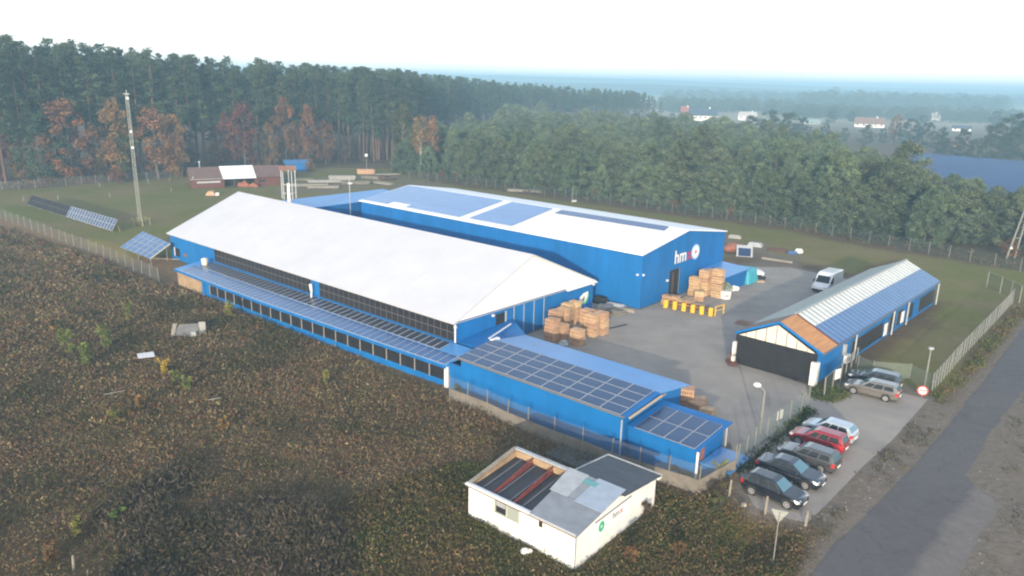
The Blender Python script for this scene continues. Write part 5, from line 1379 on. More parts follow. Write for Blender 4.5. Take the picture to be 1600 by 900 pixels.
# give-way sign seen from the back
p = GT(1207, 886)
hS = zof(p, 799)
ys = thing('road_sign', 'grey backed triangular road sign on a thin post at the road corner', 'road sign', p, math.atan2(p[1], p[0]) - PI / 2)
MB().tube((0, 0, -.2), (0, 0, hS - .1), .035, n=8).build('post', POST_L, ys)
s_ = .48
tri = MB(); tv = [(-s_, 0, hS), (s_, 0, hS), (0, 0, hS - s_ * 1.72)]
tri.add([(a, .03, c) for a, b, c in tv] + [(a, .045, c) for a, b, c in tv], [(2, 1, 0), (3, 4, 5), (0, 1, 4, 3), (1, 2, 5, 4), (2, 0, 3, 5)])
tri.build('sign_plate', mat('dull_sign_back', (.30, .33, .31), .55, .2, .2, 4), ys)
MB().box(-.3, .3, .0, .028, hS - .28, hS - .22).build('bracket', LGREY, ys)
# round no-entry style sign
p = GT(1440, 620)
rs = thing('round_sign', 'round red and white sign leaning on the verge by the parked estate cars', 'road sign', p, -math.atan2(p[0], p[1]))
MB().tube((0, 0, 0), (0, 0, .62), .04).build('post', POST_L, rs)
d_ = MB().tube((0, -.06, .62), (0, -.09, .62), .45, n=24).build('sign_plate', mat('sign_red', (.6, .06, .05), .5), rs)
MB().tube((0, -.092, .62), (0, -.10, .62), .34, n=24).build('white_face', WHITE, d_)
MB().bar((-.30, -.105, .56), (.30, -.105, .68), .012, .11).build('red_bar', MATS['sign_red'], d_)
# old wooden posts and stakes by the bank
for (px, py, ty), lb in zip([(1139, 775, 752), (1195, 802, 778), (1258, 822, 800), (115, 892, 870), (136, 899, 894)], ['pale topped wooden stake on the bank left of the nearest black car', 'wooden stake in front of the nearest black car', 'thin stake by the front corner of the nearest black car', 'leaning grey stake at the lower left of the field', 'short grey stake at the lower left edge of the frame']):
    p = GT(px, py); t = zof(p, ty) or .8
    o = tag(MB().tube((0, 0, -.2), (.06, .03, t), .09, .07, 7).tube((.06, .03, t), (.065, .03, t + .06), .075, .05, 7).build('wooden_stake', TIMBER), lb, 'stake', 'stakes in the weeds'); o.location = p
for i, (px, py) in enumerate([(37, 314), (91, 312), (156, 292), (232, 286), (265, 284), (268, 300), (172, 308)]):
    p = GT(px, py)
    o = tag(MB().tube((0, 0, 0), (0, 0, .95), .10, .08, 6).build('marker_post', POST_L), ['short white post on the lawn left of the solar row', 'short white post on the lawn above the solar row', 'white post near the lawn fence left of the mast', 'white post just right of the mast by the fence', 'white post left of the brown barn', 'small white post below the barn gable', 'small white post left of the mast on the lawn'][i], 'post', 'white posts on the lawn'); o.location = p

# ================================================================== VEHICLES
def paint(name, col, rough=.25, metal=.3):
    m = mat(name, col, rough, metal, .06, 1.5)
    m.node_tree.nodes['Principled BSDF'].inputs['Coat Weight'].default_value = 1.0
    m.node_tree.nodes['Principled BSDF'].inputs['Coat Roughness'].default_value = .05
    return m
def lerp3(a, b, t): return tuple(a[i] + (b[i] - a[i]) * t for i in range(3))
def car(label, pos, rz, pm, kind_, L=4.35, W=1.78, H=1.47, lower=None):
    t = thing('parked_car', label, 'car', pos, rz, 'parked cars')
    hw = W / 2
    deck = {'hatch': .97, 'estate': .97, 'sedan': .98}[kind_]
    # stations: x (fraction), z under, z shoulder, half width
    st = [(-.50, .42, .70, .78), (-.485, .30, deck - .08, .90), (-.45, .26, deck, .95), (-.30, .22, deck, 1.0), (-.05, .20, .95, 1.0), (.17, .20, .94, 1.0), (.30, .22, .88, .98), (.41, .24, .80, .93), (.47, .27, .72, .84), (.50, .38, .58, .70)]
    vs = []; fs = []; n_ = 10
    for (x, zu, zs, k) in st:
        w = hw * k; x *= L
        vs += [(x, -w * .86, zu), (x, -w * .98, zu + .12), (x, -w, zu + (zs - zu) * .55), (x, -w * .97, zs - .07), (x, -w * .88, zs), (x, w * .88, zs), (x, w * .97, zs - .07), (x, w, zu + (zs - zu) * .55), (x, w * .98, zu + .12), (x, w * .86, zu)]
    for i in range(len(st) - 1):
        for j in range(n_):
            a = i * n_ + j; b = i * n_ + (j + 1) % n_
            fs.append((a, b, b + n_, a + n_))
    fs.append(tuple(range(n_))); fs.append(tuple(range((len(st) - 1) * n_, len(st) * n_))[::-1])
    mb = MB().add(vs, fs)
    body = mb.build('body', pm, t, smooth=True)
    e_ = body.modifiers.new('edges', 'EDGE_SPLIT'); e_.split_angle = R(38)
    zb_ = .92
    fx0, fx1 = .225 * L, .035 * L
    rx1, rx0 = {'hatch': (-.36, -.475), 'estate': (-.42, -.485), 'sedan': (-.20, -.355)}[kind_]
    rx0 *= L; rx1 *= L
    bw, tw = hw * .90, hw * .68
    zr_ = H
    def ring(x_f, x_r, w, z): return [(x_r, -w, z), (x_f, -w, z), (x_f, w, z), (x_r, w, z)]
    lo = ring(fx0, rx0, bw, zb_); mid = ring(lerp3((fx0, 0, 0), (fx1, 0, 0), .86)[0], rx0 + (rx1 - rx0) * .84, bw + (tw - bw) * .86, zb_ + (zr_ - zb_) * .86); hi = ring(fx1 - .22, rx1 + .18, tw * .84, zr_)
    gh = MB(); gh.add(lo + mid + hi, [(0, 1, 5, 4), (1, 2, 6, 5), (2, 3, 7, 6), (3, 0, 4, 7), (4, 5, 9, 8), (5, 6, 10, 9), (6, 7, 11, 10), (7, 4, 8, 11), (8, 9, 10, 11)])
    g = gh.build('cabin', pm, t, bevel=.05, seg=2)
    def glass(nm, a, b, c, d, u0, u1, v0, v1, m_=GLASS_D, off=.012):
        # panel on the quad a-b (bottom) d-c (top)
        a, b, c, d = map(Vector, (a, b, c, d))
        nn = (b - a).cross(d - a).normalized()
        ctr = (a + b + c + d) / 4
        if nn.dot(ctr - Vector((0, 0, 1.0))) < 0: nn = -nn
        P = lambda u, v: ((a * (1 - u) + b * u) * (1 - v) + (d * (1 - u) + c * u) * v) + nn * off
        q = [P(u0, v0), P(u1, v0), P(u1, v1), P(u0, v1)]
        return MB().add(q + [x - nn * .01 for x in q], [(0, 1, 2, 3), (7, 6, 5, 4), (0, 1, 5, 4), (1, 2, 6, 5), (2, 3, 7, 6), (3, 0, 4, 7)]).build(nm, m_, t)
    glass('windscreen', lo[1], lo[2], mid[2], mid[1], .06, .94, .10, .97, GLASS_W)
    glass('rear_window', lo[0], lo[3], mid[3], mid[0], .08, .92, .22 if kind_ != 'sedan' else .10, .93, GLASS_W)
    for s_, (a, b, c, d) in ((-1, (lo[0], lo[1], mid[1], mid[0])), (1, (lo[3], lo[2], mid[2], mid[3]))):
        glass('side_window', a, b, c, d, .11, .38, .14, .86); glass('side_window', a, b, c, d, .41, .66, .10, .88); glass('side_window', a, b, c, d, .69, .90, .08, .84)
        y = s_ * hw
        for x in (-.285 * L, .295 * L):
            MB().tube((x, y * .955, .335), (x, y * 1.003, .335), .385, n=20).build('wheel_arch', RUBBER, t)
            wy = y * .90
            ty_ = MB().tube((x, wy - .02 * s_, .315), (x, y * 1.012, .315), .315, n=20).build('wheel', RUBBER, t)
            rim = MB().tube((x, y * 1.013, .315), (x, y * 1.026, .315), .215, n=16)
            rim.build('rim', mat('alloy_rim', (.50, .50, .51), .35, .6), ty_)
            hb = MB()
            for kk in range(5):
                a_ = kk * 2 * PI / 5 + .3
                hb.tube((x + .12 * math.cos(a_), y * 1.0265, .315 + .12 * math.sin(a_)), (x + .12 * math.cos(a_), y * 1.03, .315 + .12 * math.sin(a_)), .045, n=6)
            hb.build('rim_opening', RUBBER, ty_)
        MB().ball((fx0 - .28, s_ * (hw + .07), .99), .11, 8, .7).build('mirror', pm, t)
        # lamps
        MB().hexa([(.432 * L, s_ * hw * .56, .60), (.478 * L, s_ * hw * .50, .56), (.478 * L, s_ * hw * .80, .56), (.425 * L, s_ * hw * .94, .60)], [(.40 * L, s_ * hw * .58, .80), (.476 * L, s_ * hw * .50, .72), (.473 * L, s_ * hw * .82, .71), (.39 * L, s_ * hw * .955, .795)]).build('headlight', LAMPW, t)
        zt0 = .66 if kind_ != 'sedan' else .64
        MB().hexa([(-.492 * L, s_ * hw * .58, zt0), (-.44 * L, s_ * hw * .70, zt0), (-.44 * L, s_ * hw * .97, zt0), (-.489 * L, s_ * hw * .90, zt0)], [(-.493 * L, s_ * hw * .62, zt0 + .24), (-.44 * L, s_ * hw * .70, zt0 + .27), (-.44 * L, s_ * hw * .96, zt0 + .27), (-.487 * L, s_ * hw * .895, zt0 + .25)]).build('tail_light', LAMPR, t)
        MB().bar((rx0 + .25, s_ * (hw * .985 + .0), .70), (fx0, s_ * (hw * .99), .70), .02, .03).build('side_moulding', CHROME if kind_ == 'sedan' else RUBBER, t)
    MB().box(.4985 * L, .5035 * L, -.26, .26, .40, .51).build('number_plate', WHITE, t); MB().box(-.507 * L, -.499 * L, -.26, .26, .52, .64).build('number_plate', WHITE, t)
    MB().box(.475 * L, .4995 * L, -hw * .45, hw * .45, .52, .60).build('grille', RUBBER, t)
    MB().box(-.46 * L, .46 * L, -hw * .84, hw * .84, .17, .24).build('underbody', RUBBER, t)
    if lower: pass
    return t
def place(front, rear):
    a = G(*front); b = G(*rear)
    return ((a[0] + b[0]) / 2, (a[1] + b[1]) / 2), math.atan2(a[1] - b[1], a[0] - b[0])
BLK = paint('black_car_paint', (.012, .014, .022)); BLK_SKY = paint('black_car_paint_sky_tint', (.014, .018, .034)); DGR = paint('dark_grey_car_paint', (.075, .075, .08)); RED = paint('dark_red_car_paint', (.30, .012, .022)); SIL = paint('silver_blue_car_paint', (.42, .48, .54)); BEI = paint('grey_beige_car_paint', (.18, .165, .15)); DBL = paint('dark_blue_grey_car_paint', (.035, .045, .06))  # blue reflections of the sky tinted into the black paints
def cpos(fw_px, rw_px, side, W=1.78, yaw=None):
    """near-side wheel contacts seen in the photo -> car centre and heading"""
    a = G(*fw_px); b = G(*rw_px); ang = math.atan2(a[1] - b[1], a[0] - b[0])
    if yaw is not None: ang = yaw
    mx_, my_ = (a[0] + b[0]) / 2, (a[1] + b[1]) / 2
    nx_, ny2 = -math.sin(ang) * side, math.cos(ang) * side
    return (mx_ + nx_ * (W / 2 - .05), my_ + ny2 * (W / 2 - .05), .02), ang
c1, y1 = cpos((1231.5, 797), (1169.5, 772), 1)
car('shiny black hatchback nearest the road sign, nose to the road', c1, y1, BLK, 'hatch', 4.2, 1.76, 1.48)
c2, y2 = cpos((1258.5, 768), (1196, 741), 1, yaw=y1 + .03)
car('black saloon with a blue sheen and bright side trim, second from the sign', c2, y2, BLK_SKY, 'sedan', 4.6, 1.80, 1.45)
c3, y3 = cpos((1224, 719), (1286, 741), -1, yaw=y1 + PI)
car('dark grey estate between the black saloon and the red car, tail to the road', c3, y3, DGR, 'estate', 4.35, 1.76, 1.48)
c4, y4 = cpos((1243, 693), (1300, 713), -1, yaw=y1 + PI + .03)
car('dark red estate car in the middle of the parked row', c4, y4, RED, 'estate', 4.2, 1.72, 1.50)
c5, y5 = cpos((1262, 677), (1316, 697), -1, yaw=y1 + PI)
car('pale silver blue hatchback at the far end of the parked row', c5, y5, SIL, 'hatch', 4.05, 1.72, 1.46)
c6, y6 = cpos((1331, 615), (1385, 628.5), -1)
car('grey beige estate car with a lit red tail lamp near the round sign', c6, y6, BEI, 'estate', 4.6, 1.78, 1.48)
car('dark estate car behind the grey beige one by the workshop fence', (c6[0] + 1.35, c6[1] + 2.45, .02), y6, DBL, 'estate', 4.5, 1.78, 1.48)

# white van beside the workshop
pv_, yv = place((1272, 459), (1312, 437))
van = thing('delivery_van', 'white high roofed van parked beyond the workshop in the yard', 'van', (FD.w(19.8, 5.6)[0], FD.w(19.8, 5.6)[1], 0), FD.a + PI, None)
pf, pr = G(1271, 458), G(1300, 440)
van.location = (*gp(1291, 453), .016)
VW = paint('white_van_paint', (.72, .74, .76), .35, 0)
Lv, Wv, Hv = 5.6, 2.05, 2.55
b = MB(); prof = [(-Lv / 2, .35), (Lv / 2 - .15, .35), (Lv / 2, .55), (Lv / 2 - .05, .95), (Lv / 2 - .85, 1.22), (Lv / 2 - 1.55, 2.2), (Lv / 2 - 1.9, 2.42), (Lv / 2 - 2.4, Hv), (-Lv / 2 + .1, Hv), (-Lv / 2, Hv - .15)]
tri = tessellate_polygon([[Vector((q[0], q[1], 0)) for q in prof]]); nn_ = len(prof)
b.add([(q[0], -Wv / 2, q[1]) for q in prof] + [(q[0], Wv / 2, q[1]) for q in prof], [tuple(x) for x in tri] + [tuple(nn_ + i for i in x) for x in tri] + [(i, (i + 1) % nn_, nn_ + (i + 1) % nn_, nn_ + i) for i in range(nn_)])
b.build('body', VW, van, bevel=.09, seg=2)
MB().slab([(Lv / 2 - .93, -Wv / 2 + .15, 1.34), (Lv / 2 - .93, Wv / 2 - .15, 1.34), (Lv / 2 - 1.52, Wv / 2 - .2, 2.16), (Lv / 2 - 1.52, -Wv / 2 + .2, 2.16)], -.03).build('windscreen', GLASS_D, van)
for s_ in (-1, 1):
    y = s_ * Wv / 2
    MB().hexa([(Lv / 2 - 2.2, y - .01, 1.3), (Lv / 2 - 1.15, y - .01, 1.3), (Lv / 2 - 1.15, y + .012 * s_, 1.3), (Lv / 2 - 2.2, y + .012 * s_, 1.3)], [(Lv / 2 - 2.2, y - .01, 2.0), (Lv / 2 - 1.62, y - .01, 2.0), (Lv / 2 - 1.62, y + .012 * s_, 2.0), (Lv / 2 - 2.2, y + .012 * s_, 2.0)]).build('side_window', GLASS_D, van)
    for x in (-Lv * .30, Lv * .32):
        ty_ = MB().tube((x, y * .82, .36), (x, y * 1.012, .36), .36, n=18).build('wheel', RUBBER, van)
        MB().tube((x, y * 1.013, .36), (x, y * 1.025, .36), .2, n=14).build('rim', LGREY, ty_)
    MB().box(Lv / 2 - 1.25, Lv / 2 - 1.05, y + .02 * s_, y + .25 * s_, 1.25, 1.6).build('mirror', RUBBER, van)
    MB().box(Lv / 2 - .18, Lv / 2 - .02, y * .62, y * .92, .75, .98).build('headlight', LAMPW, van)
MB().box(Lv / 2 - .06, Lv / 2 + .04, -Wv / 2 + .1, Wv / 2 - .1, .38, .6).build('bumper', RUBBER, van)
o = tag(MB().box(-.9, .9, -.6, .6, 0, .75).box(-.6, .9, -.5, .5, .753, 1.3).build('cardboard_load', mat('orange_cardboard', (.45, .24, .12), .8, 0, .3, 2), bevel=.03), 'orange brown boxes piled between the white van and the workshop roof', 'boxes')
p = G(1294, 452); o.location = (p[0] + .4, p[1] + .6, 0); o.rotation_euler = (0, 0, FD.a)

# ================================================================== YARD GOODS
def crate_mesh(L=1.25, W=1.05, H=.82, name='crate'):
    mb = MB()
    for y in (-W / 2 + .06, 0, W / 2 - .06): mb.box(-L / 2, L / 2, y - .05, y + .05, 0, .10)
    n_ = 7
    for i in range(n_):
        x = -L / 2 + (i + .5) * L / n_
        for y in (-W / 2, W / 2 - .03): mb.box(x - .05, x + .05, y, y + .03, .10, H)
    for i in range(6):
        y = -W / 2 + .06 + (i + .5) * (W - .12) / 6
        for x in (-L / 2 + .0, L / 2 - .03): mb.box(x, x + .03, y - .065, y + .065, .10, H)
    for z in (.30, H - .14): mb.box(-L / 2 - .02, L / 2 + .02, -W / 2 - .02, -W / 2 - .002, z, z + .09).box(-L / 2 - .02, L / 2 + .02, W / 2 + .002, W / 2 + .02, z, z + .09)
    mb.cur = 1; mb.box(-L / 2 + .05, L / 2 - .05, -W / 2 + .05, W / 2 - .05, .11, H - .06); mb.cur = 0  # dark core paints the shade seen between the slats
    for i in range(5):
        y = -W / 2 + (i + .5) * W / 5; mb.box(-L / 2 + .01, L / 2 - .01, y - .09, y + .09, H - .03, H)
    return mb.mesh(name, [WOOD, mat('crate_gap_shade', (.10, .055, .03), .9, 0, .3, 2)])
CRATE = crate_mesh(); CRATE_S = crate_mesh(1.15, .85, .62)
lev = ['bottom', 'second', 'third', 'fourth', 'fifth']
rc = random.Random(4)
def stack(px, py, n_, ang, where, group, mesh=CRATE, H=.84, dx=0, dy=0, pos=None):
    p = pos or gp(px, py)
    for k in range(n_):
        o = bpy.data.objects.new('wooden_crate', mesh); link(o)
        o.location = (p[0] + dx + rc.gauss(0, .035), p[1] + dy + rc.gauss(0, .035), .02 + k * H); o.rotation_euler = (0, 0, ang + rc.gauss(0, .05))
        nm = 'top' if k == n_ - 1 and n_ > 1 else 'only' if n_ == 1 else lev[k]
        tag(o, nm + ' slatted wooden crate of the ' + where, 'crate', group)
gA = 'wooden crates stacked by the white roofed hall'; gB = 'wooden crates stacked by the tall hall'
aA = FA.a; ux = (FA.c, FA.s); uy = (-FA.s, FA.c)
def offA(p, a, b): return (p[0] + ux[0] * a + uy[0] * b, p[1] + ux[1] * a + uy[1] * b)
b0 = offA(gp(857, 536), -.1, .6)
stack(0, 0, 3, aA, 'stack at the left end of the hall pile', gA, pos=b0)
stack(0, 0, 2, aA, 'low stack second from the left in the hall pile', gA, pos=offA(b0, .25, 1.35))
stack(0, 0, 3, aA, 'stack behind the low one in the hall pile', gA, pos=offA(b0, -1.6, 2.6))
stack(0, 0, 3, aA, 'stack in the middle of the hall pile', gA, pos=offA(b0, -1.5, 3.95))
stack(0, 0, 4, aA, 'rear left stack below the emblem board', gA, CRATE_S, .64, pos=offA(b0, -2.2, 5.6))
stack(0, 0, 4, aA, 'rear middle stack below the emblem board', gA, CRATE_S, .64, pos=offA(b0, -2.2, 6.9))
stack(0, 0, 2, aA, 'lone low stack standing forward of the hall pile', gA, pos=offA(gp(898, 541), -.1, .6))
b1 = offA(gp(930, 526), -.1, .5)
stack(0, 0, 3, aA, 'tall stack at the right end of the hall pile', gA, pos=offA(b1, 0, .7))
stack(0, 0, 3, aA, 'tall stack inside the right hall pile end', gA, pos=offA(b1, -.3, -.65))
stack(0, 0, 3, aA, 'rear right stack of the hall pile', gA, pos=offA(b1, -1.6, .4))
p = gp(880, 540); o = tag(MB().box(-.5, .5, -.4, .4, 0, .35).box(-.3, .35, -.3, .3, .353, .55).build('sack_heap', LGREY, bevel=.1), 'grey heap of sacks between the crate stacks', 'sacks'); o.location = (p[0], p[1], .02)
stack(1084, 462, 3, aA, 'left stack below the tall hall sign', gB); stack(1099, 461, 4, aA, 'second stack below the tall hall sign', gB)
stack(1110, 460, 4, aA, 'third stack below the tall hall sign', gB); stack(1120, 464, 4, aA, 'right stack below the tall hall sign', gB, H=.95)
stack(1092, 470, 2, aA + .3, 'front stack before the tall hall', gB, CRATE_S, .64); stack(1076, 473, 1, aA + .2, 'heap by the hall doorway right side', gB, CRATE_S)
stack(1042, 476, 2, aA, 'low stack behind the first yellow bollard', gB, CRATE_S, .6); stack(1053, 477, 2, aA, 'low stack behind the second yellow bollard', gB, CRATE_S, .6); stack(1062, 478, 1, aA, 'low stack behind the third yellow bollard', gB); stack(1074, 480, 1, aA, 'low row behind the fourth yellow bollard', gB); stack(1090, 483, 1, aA, 'low row behind the fifth yellow bollard', gB, CRATE_S)
stack(1070, 634, 2, aA + .4, 'stack behind the solar roofed annex', 'crates behind the annex'); stack(1088, 642, 1, aA - .1, 'pair behind the annex, left of the last', 'crates behind the annex'); stack(1104, 648, 1, aA + .2, 'far right end behind the annex', 'crates behind the annex', CRATE_S); stack(1092, 632, 1, aA + .7, 'heap furthest from the annex wall', 'crates behind the annex', CRATE_S)
# yellow bollards with a hoop
bp_ = MB(); bp_.box(-.26, .26, -.22, .22, 0, 1.02); bme = bp_.mesh('steel_bollard', YELLOW)
cap = MB().box(-.10, .10, -.215, -.20, .2, .75).mesh('dark_stripe', WOOD_D)
names = ['first (leftmost)', 'second', 'third', 'fourth', 'fifth', 'sixth (rightmost)']
for i in range(6):
    t_ = i / 5; p = gp(1040 + 70 * t_, 481 + 13 * t_)
    o = bpy.data.objects.new('yellow_bollard', bme); link(o); o.location = (p[0], p[1], .016); o.rotation_euler = (0, 0, aA + .25)
    b = o.modifiers.new('bevel', 'BEVEL'); b.width = .09; b.segments = 3
    tag(o, names[i] + ' of the six yellow bollards before the tall hall', 'bollard', 'yellow bollards')
rkp = gp(1040, 480); rkq = gp(1110, 493)
rk = thing('low_rack', 'low dark brown rack between the yellow bollards', 'rack', (rkp[0], rkp[1], .02), math.atan2(rkq[1] - rkp[1], rkq[0] - rkp[0]))
rl_ = math.dist(rkp, rkq)
MB().box(.3, rl_ - .3, .32, .44, .25, .40).build('lower_rail', WOOD_R, rk); MB().box(.3, rl_ - .3, .32, .44, .62, .78).build('upper_rail', WOOD_R, rk)
for x in np.linspace(.35, rl_ - .35, 6): MB().box(x - .06, x + .06, .31, .45, 0, .8).build('upright', WOOD_D, rk)
hp = gp(1117, 494); hq = gp(1130, 490)
hb_ = thing('hoop_barrier', 'yellow hoop barrier at the right end of the bollard row', 'barrier', (hp[0], hp[1], .016), math.atan2(hq[1] - hp[1], hq[0] - hp[0]))
w_ = math.dist(hp, hq)
MB().tube((0, 0, 0), (0, 0, 1.15), .08).tube((0, 0, 1.12), (w_, 0, 1.12), .08).tube((w_, 0, 0), (w_, 0, 1.15), .08).tube((0, 0, .6), (w_, 0, .6), .05).build('hoop', YELLOW, hb_)
# planter tub, bales and tarpaulin
def lump(name, px, py, r, h_, mt, label, cat, seed=0, sy_=1.0, z=0.0):
    rg = np.random.default_rng(seed + int(px)); mb = MB()
    for k in range(5): mb.ball((rg.normal() * r * .35, rg.normal() * r * .35 * sy_, h_ * (.25 + .3 * rg.random())), r * (.5 + .3 * rg.random()), 9, h_ / r * .55)
    o = tag(mb.build(name, mt), label, cat); p = gp(px, py); o.location = (p[0], p[1], z); return o
p = gp(1133, 466)
tb_ = thing('planter_tub', 'white round tub with a red mark and leafy plants in the yard', 'tub', (p[0], p[1], .02), 0)
MB().tube((0, 0, 0), (0, 0, 1.0), .66, .74, 18).build('tub', WHITE, tb_); MB().box(-.25, .2, -.76, -.70, .35, .6).build('red_mark', mat('faded_red_print', (.6, .25, .25), .6), tb_)
V, C = leaf_cloud([(-.3, .1, 1.3), (.3, 0, 1.5), (0, .3, 1.8), (.6, .2, 1.3)], [.4, .45, .4, .4], 50, .09, np.random.default_rng(9), .9, [(.08, .16, .05), (.14, .20, .08), (.3, .32, .25)])
pl_ = bpy.data.objects.new('plants', cloud_mesh('plants', V, C)); link(pl_, tb_)
lump('clear_wrapped_bale', 1138, 446, .95, 1.7, mat('clear_wrap', (.30, .38, .36), .25, 0, .3, 3), 'grey green wrapped bale behind the white tub', 'bale')
lump('clear_wrapped_bale', 1127, 440, .8, 1.8, MATS['clear_wrap'], 'grey green wrapped bale by the right crate stack', 'bale')
lump('white_sack', 1147, 456, .55, .95, WHITE, 'crumpled white sack to the right of the white tub', 'sack')
tq = thing('tarpaulin_stack', 'turquoise tarpaulin draped over goods by the low blue store', 'tarpaulin', (*gp(1160, 440), 0), FB.a)
m_ = MB(); m_.hexa([(-1.7, -1.3, 0), (1.6, -1.5, 0), (1.7, 1.6, 0), (-1.6, 1.5, 0)], [(-1.3, -.9, 1.7), (1.2, -1.1, 1.9), (1.3, 1.3, 2.15), (-1.2, 1.2, 2.0)]); m_.build('cover', TURQ, tq, bevel=.2)
lump('white_wrapped_bundle', 1180, 432, 1.1, 1.4, mat('white_film', (.66, .68, .70), .4, 0, .2, 2), 'white wrapped bundle right of the turquoise tarpaulin', 'bundle')
lump('black_bundle', 1186, 437, .85, .8, RUBBER, 'low black bundle in front of the white wrapped one', 'bundle', 3)
tag(MB().box(-.5, .9, -.5, .5, 0, .15).build('pallet', WOOD), 'single pallet under the black bundle by the tarpaulin', 'pallet').location = (*gp(1183, 440), .02)
lump('brick_heap', 1146, 395, 1.6, 1.8, BRICK, 'orange brown rubble heap behind the tall hall corner', 'heap', 1)
wf = thing('glazed_frame', 'white frame with a dark blue pane leaning behind the tall hall corner', 'frame', (*gp(1163, 402), 0), FB.a + .5)
MB().slab([(-1.25, 0, .1), (1.25, 0, .1), (1.25, 1.3, 1.7), (-1.25, 1.3, 1.7)], .12).build('frame', LGREY, wf); MB().slab([(-.95, .06, .18), (.95, .06, .18), (.95, .95, 1.28), (-.95, .95, 1.28)], -.03).build('pane', PV, wf)
p, q_ = G(1190, 405), G(1238, 412)
o = tag(MB().bar((0, 0, .2), (q_[0] - p[0], q_[1] - p[1], .2), .35, .3).build('timber_beam', TIMBER), 'long pale beam lying at the edge of the grass', 'beam'); o.location = (p[0], p[1], 0)
for px, py, w_, d_, h_, mt, lb in [(1238, 397, 1.6, .9, .5, PV_L, 'small blue sheet on the dirt edge beyond the beam'), (1248, 395, 1.0, .9, .7, WHITE, 'white block beside the blue sheet on the grass edge'), (1215, 392, 3.0, 1.2, .5, WOOD_D, 'dark heap of boards at the grass edge'), (1180, 385, 2.4, 1.4, .7, LGREY, 'pale heap of scrap beyond the brown rubble'), (1148, 372, 2.2, 1.2, .6, CONC_L, 'pale scrap behind the far tall hall corner'), (1168, 508, 2.6, 1.1, .45, mat('brown_plank_stack', (.27, .18, .14), .8, 0, .3, 1.5), 'brown plank stack in the shade of the workshop'),
                                       (945, 482, 2.0, 1.2, .5, CONC_L, 'pale plank bundle by the gap between the halls'), (938, 474, 1.8, 1.2, .9, RUBBER, 'black sheeted heap in the gap between the halls'), (962, 479, 2.6, .7, .45, LGREY, 'light grey beams stacked against the tall hall'), (962, 489, 2.4, 1.5, .45, CONC, 'grey concrete block lying in front of the two halls'), (980, 486, 2.0, .9, .35, TIMBER, 'low pale timber stack right of the grey block'), (990, 477, .8, .7, 1.5, RUBBER, 'black bin standing against the tall hall wall'), (948, 493, 1.2, .9, .3, OSB, 'brown board lying near the crate pile')]:
    mb = MB().box(-w_ / 2, w_ / 2, -d_ / 2, d_ / 2, 0, h_ * .6); mb.hexa([(-w_ / 2 * .9, -d_ / 2 * .7, h_ * .6 + .003), (w_ / 2 * .8, -d_ / 2 * .8, h_ * .6 + .003), (w_ / 2 * .85, d_ / 2 * .8, h_ * .6 + .003), (-w_ / 2 * .8, d_ / 2 * .9, h_ * .6 + .003)], [(-w_ / 2 * .85, -d_ / 2 * .6, h_), (w_ / 2 * .7, -d_ / 2 * .7, h_ * .95), (w_ / 2 * .8, d_ / 2 * .6, h_), (-w_ / 2 * .7, d_ / 2 * .8, h_ * .9)])
    nm = lb.split()[-1]
    o = tag(mb.build('stored_goods' if 'bin' not in lb else 'waste_bin', mt, bevel=.03), lb, 'stored goods'); p = gp(px, py); o.location = (p[0], p[1], .0); o.rotation_euler = (0, 0, FB.a + rc.uniform(-.4, .4))
o = tag(MB().bar((0, 0, .03), (2.6, 1.9, .03), .35, .05).build('dark_strip', mat('dark_strip_grey', (.05, .05, .055), .8)), 'dark narrow strip in the yard right of the crate pile', 'yard_strip'); o.location = (*gp(946, 515), .0)  # thin dark bar laid flat on the yard
# small heap by the workshop front
lump('leaf_heap', 1140, 567, .8, .35, WOOD_R, 'reddish heap of dirt by the left white pier of the workshop', 'heap', 2)
V, C = leaf_cloud([(0, 0, .5), (.1, .1, .9)], [.3, .25], 30, .09, np.random.default_rng(3), 1, RUST_C)
o = tag(bpy.data.objects.new('rusty_shrub', cloud_mesh('rusty_shrub', V, C)), 'small rusty shrub beside the left white pier', 'shrub'); link(o); o.location = (*gp(1141, 566), 0)

# plank piles on the far lawn
for px, py, L_, n_, mt, yaw, lb in [(483, 291, 9, 2, TIMBER, .25, 'long pale plank pile nearest the wind turbine'), (510, 285, 9, 2, CONC_L, .22, 'pale grey plank pile left of centre on the far lawn'), (505, 294, 7, 2, TIMBER, .2, 'low front plank pile on the far lawn'), (535, 281, 6.5, 4, CONC_L, .18, 'high pale plank pile in the middle of the far lawn'), (556, 288, 7, 3, CONC, .2, 'grey plank pile right of the middle on the far lawn'), (572, 272, 4.6, 5, WOOD, .15, 'yellowish timber pile under the globe lamp'), (585, 280, 6.5, 3, CONC, -.35, 'grey beam pile right of the globe lamp'), (600, 288, 6, 2, TIMBER, -.6, 'pale beams beside the far end of the tall hall'), (606, 273, 7, 1, TIMBER, .3, 'thin pale beam lying at the wood edge'), (465, 282, 8, 2, CONC, .1, 'dark grey plank pile left of the others'), (820, 300, 8, 2, TIMBER, -.2, 'pale plank pile beyond the tall hall ridge')]:
    p = gp(px, py); mb = MB(); rg = random.Random(int(px))
    for k in range(n_):
        for j in range(4): mb.box(-L_ / 2 + rg.uniform(-.3, .3), L_ / 2 + rg.uniform(-.3, .3), -1.0 + j * .5, -.55 + j * .5, .1 + k * .26, .32 + k * .26)
    o = tag(mb.build('plank_pile', mt), lb, 'planks', 'plank piles on the far lawn'); o.location = (p[0], p[1], 0); o.rotation_euler = (0, 0, yaw)
lump('scrap_heap', 605, 281, 2.0, 1.2, WOOD_D, 'dark brown scrap heap behind the plank piles', 'heap', 5)
p = G(330, 305)
fp = thing('fire_place', 'small orange topped heap with a pale end on the lawn before the barn', 'heap', (p[0], p[1], 0), .2)
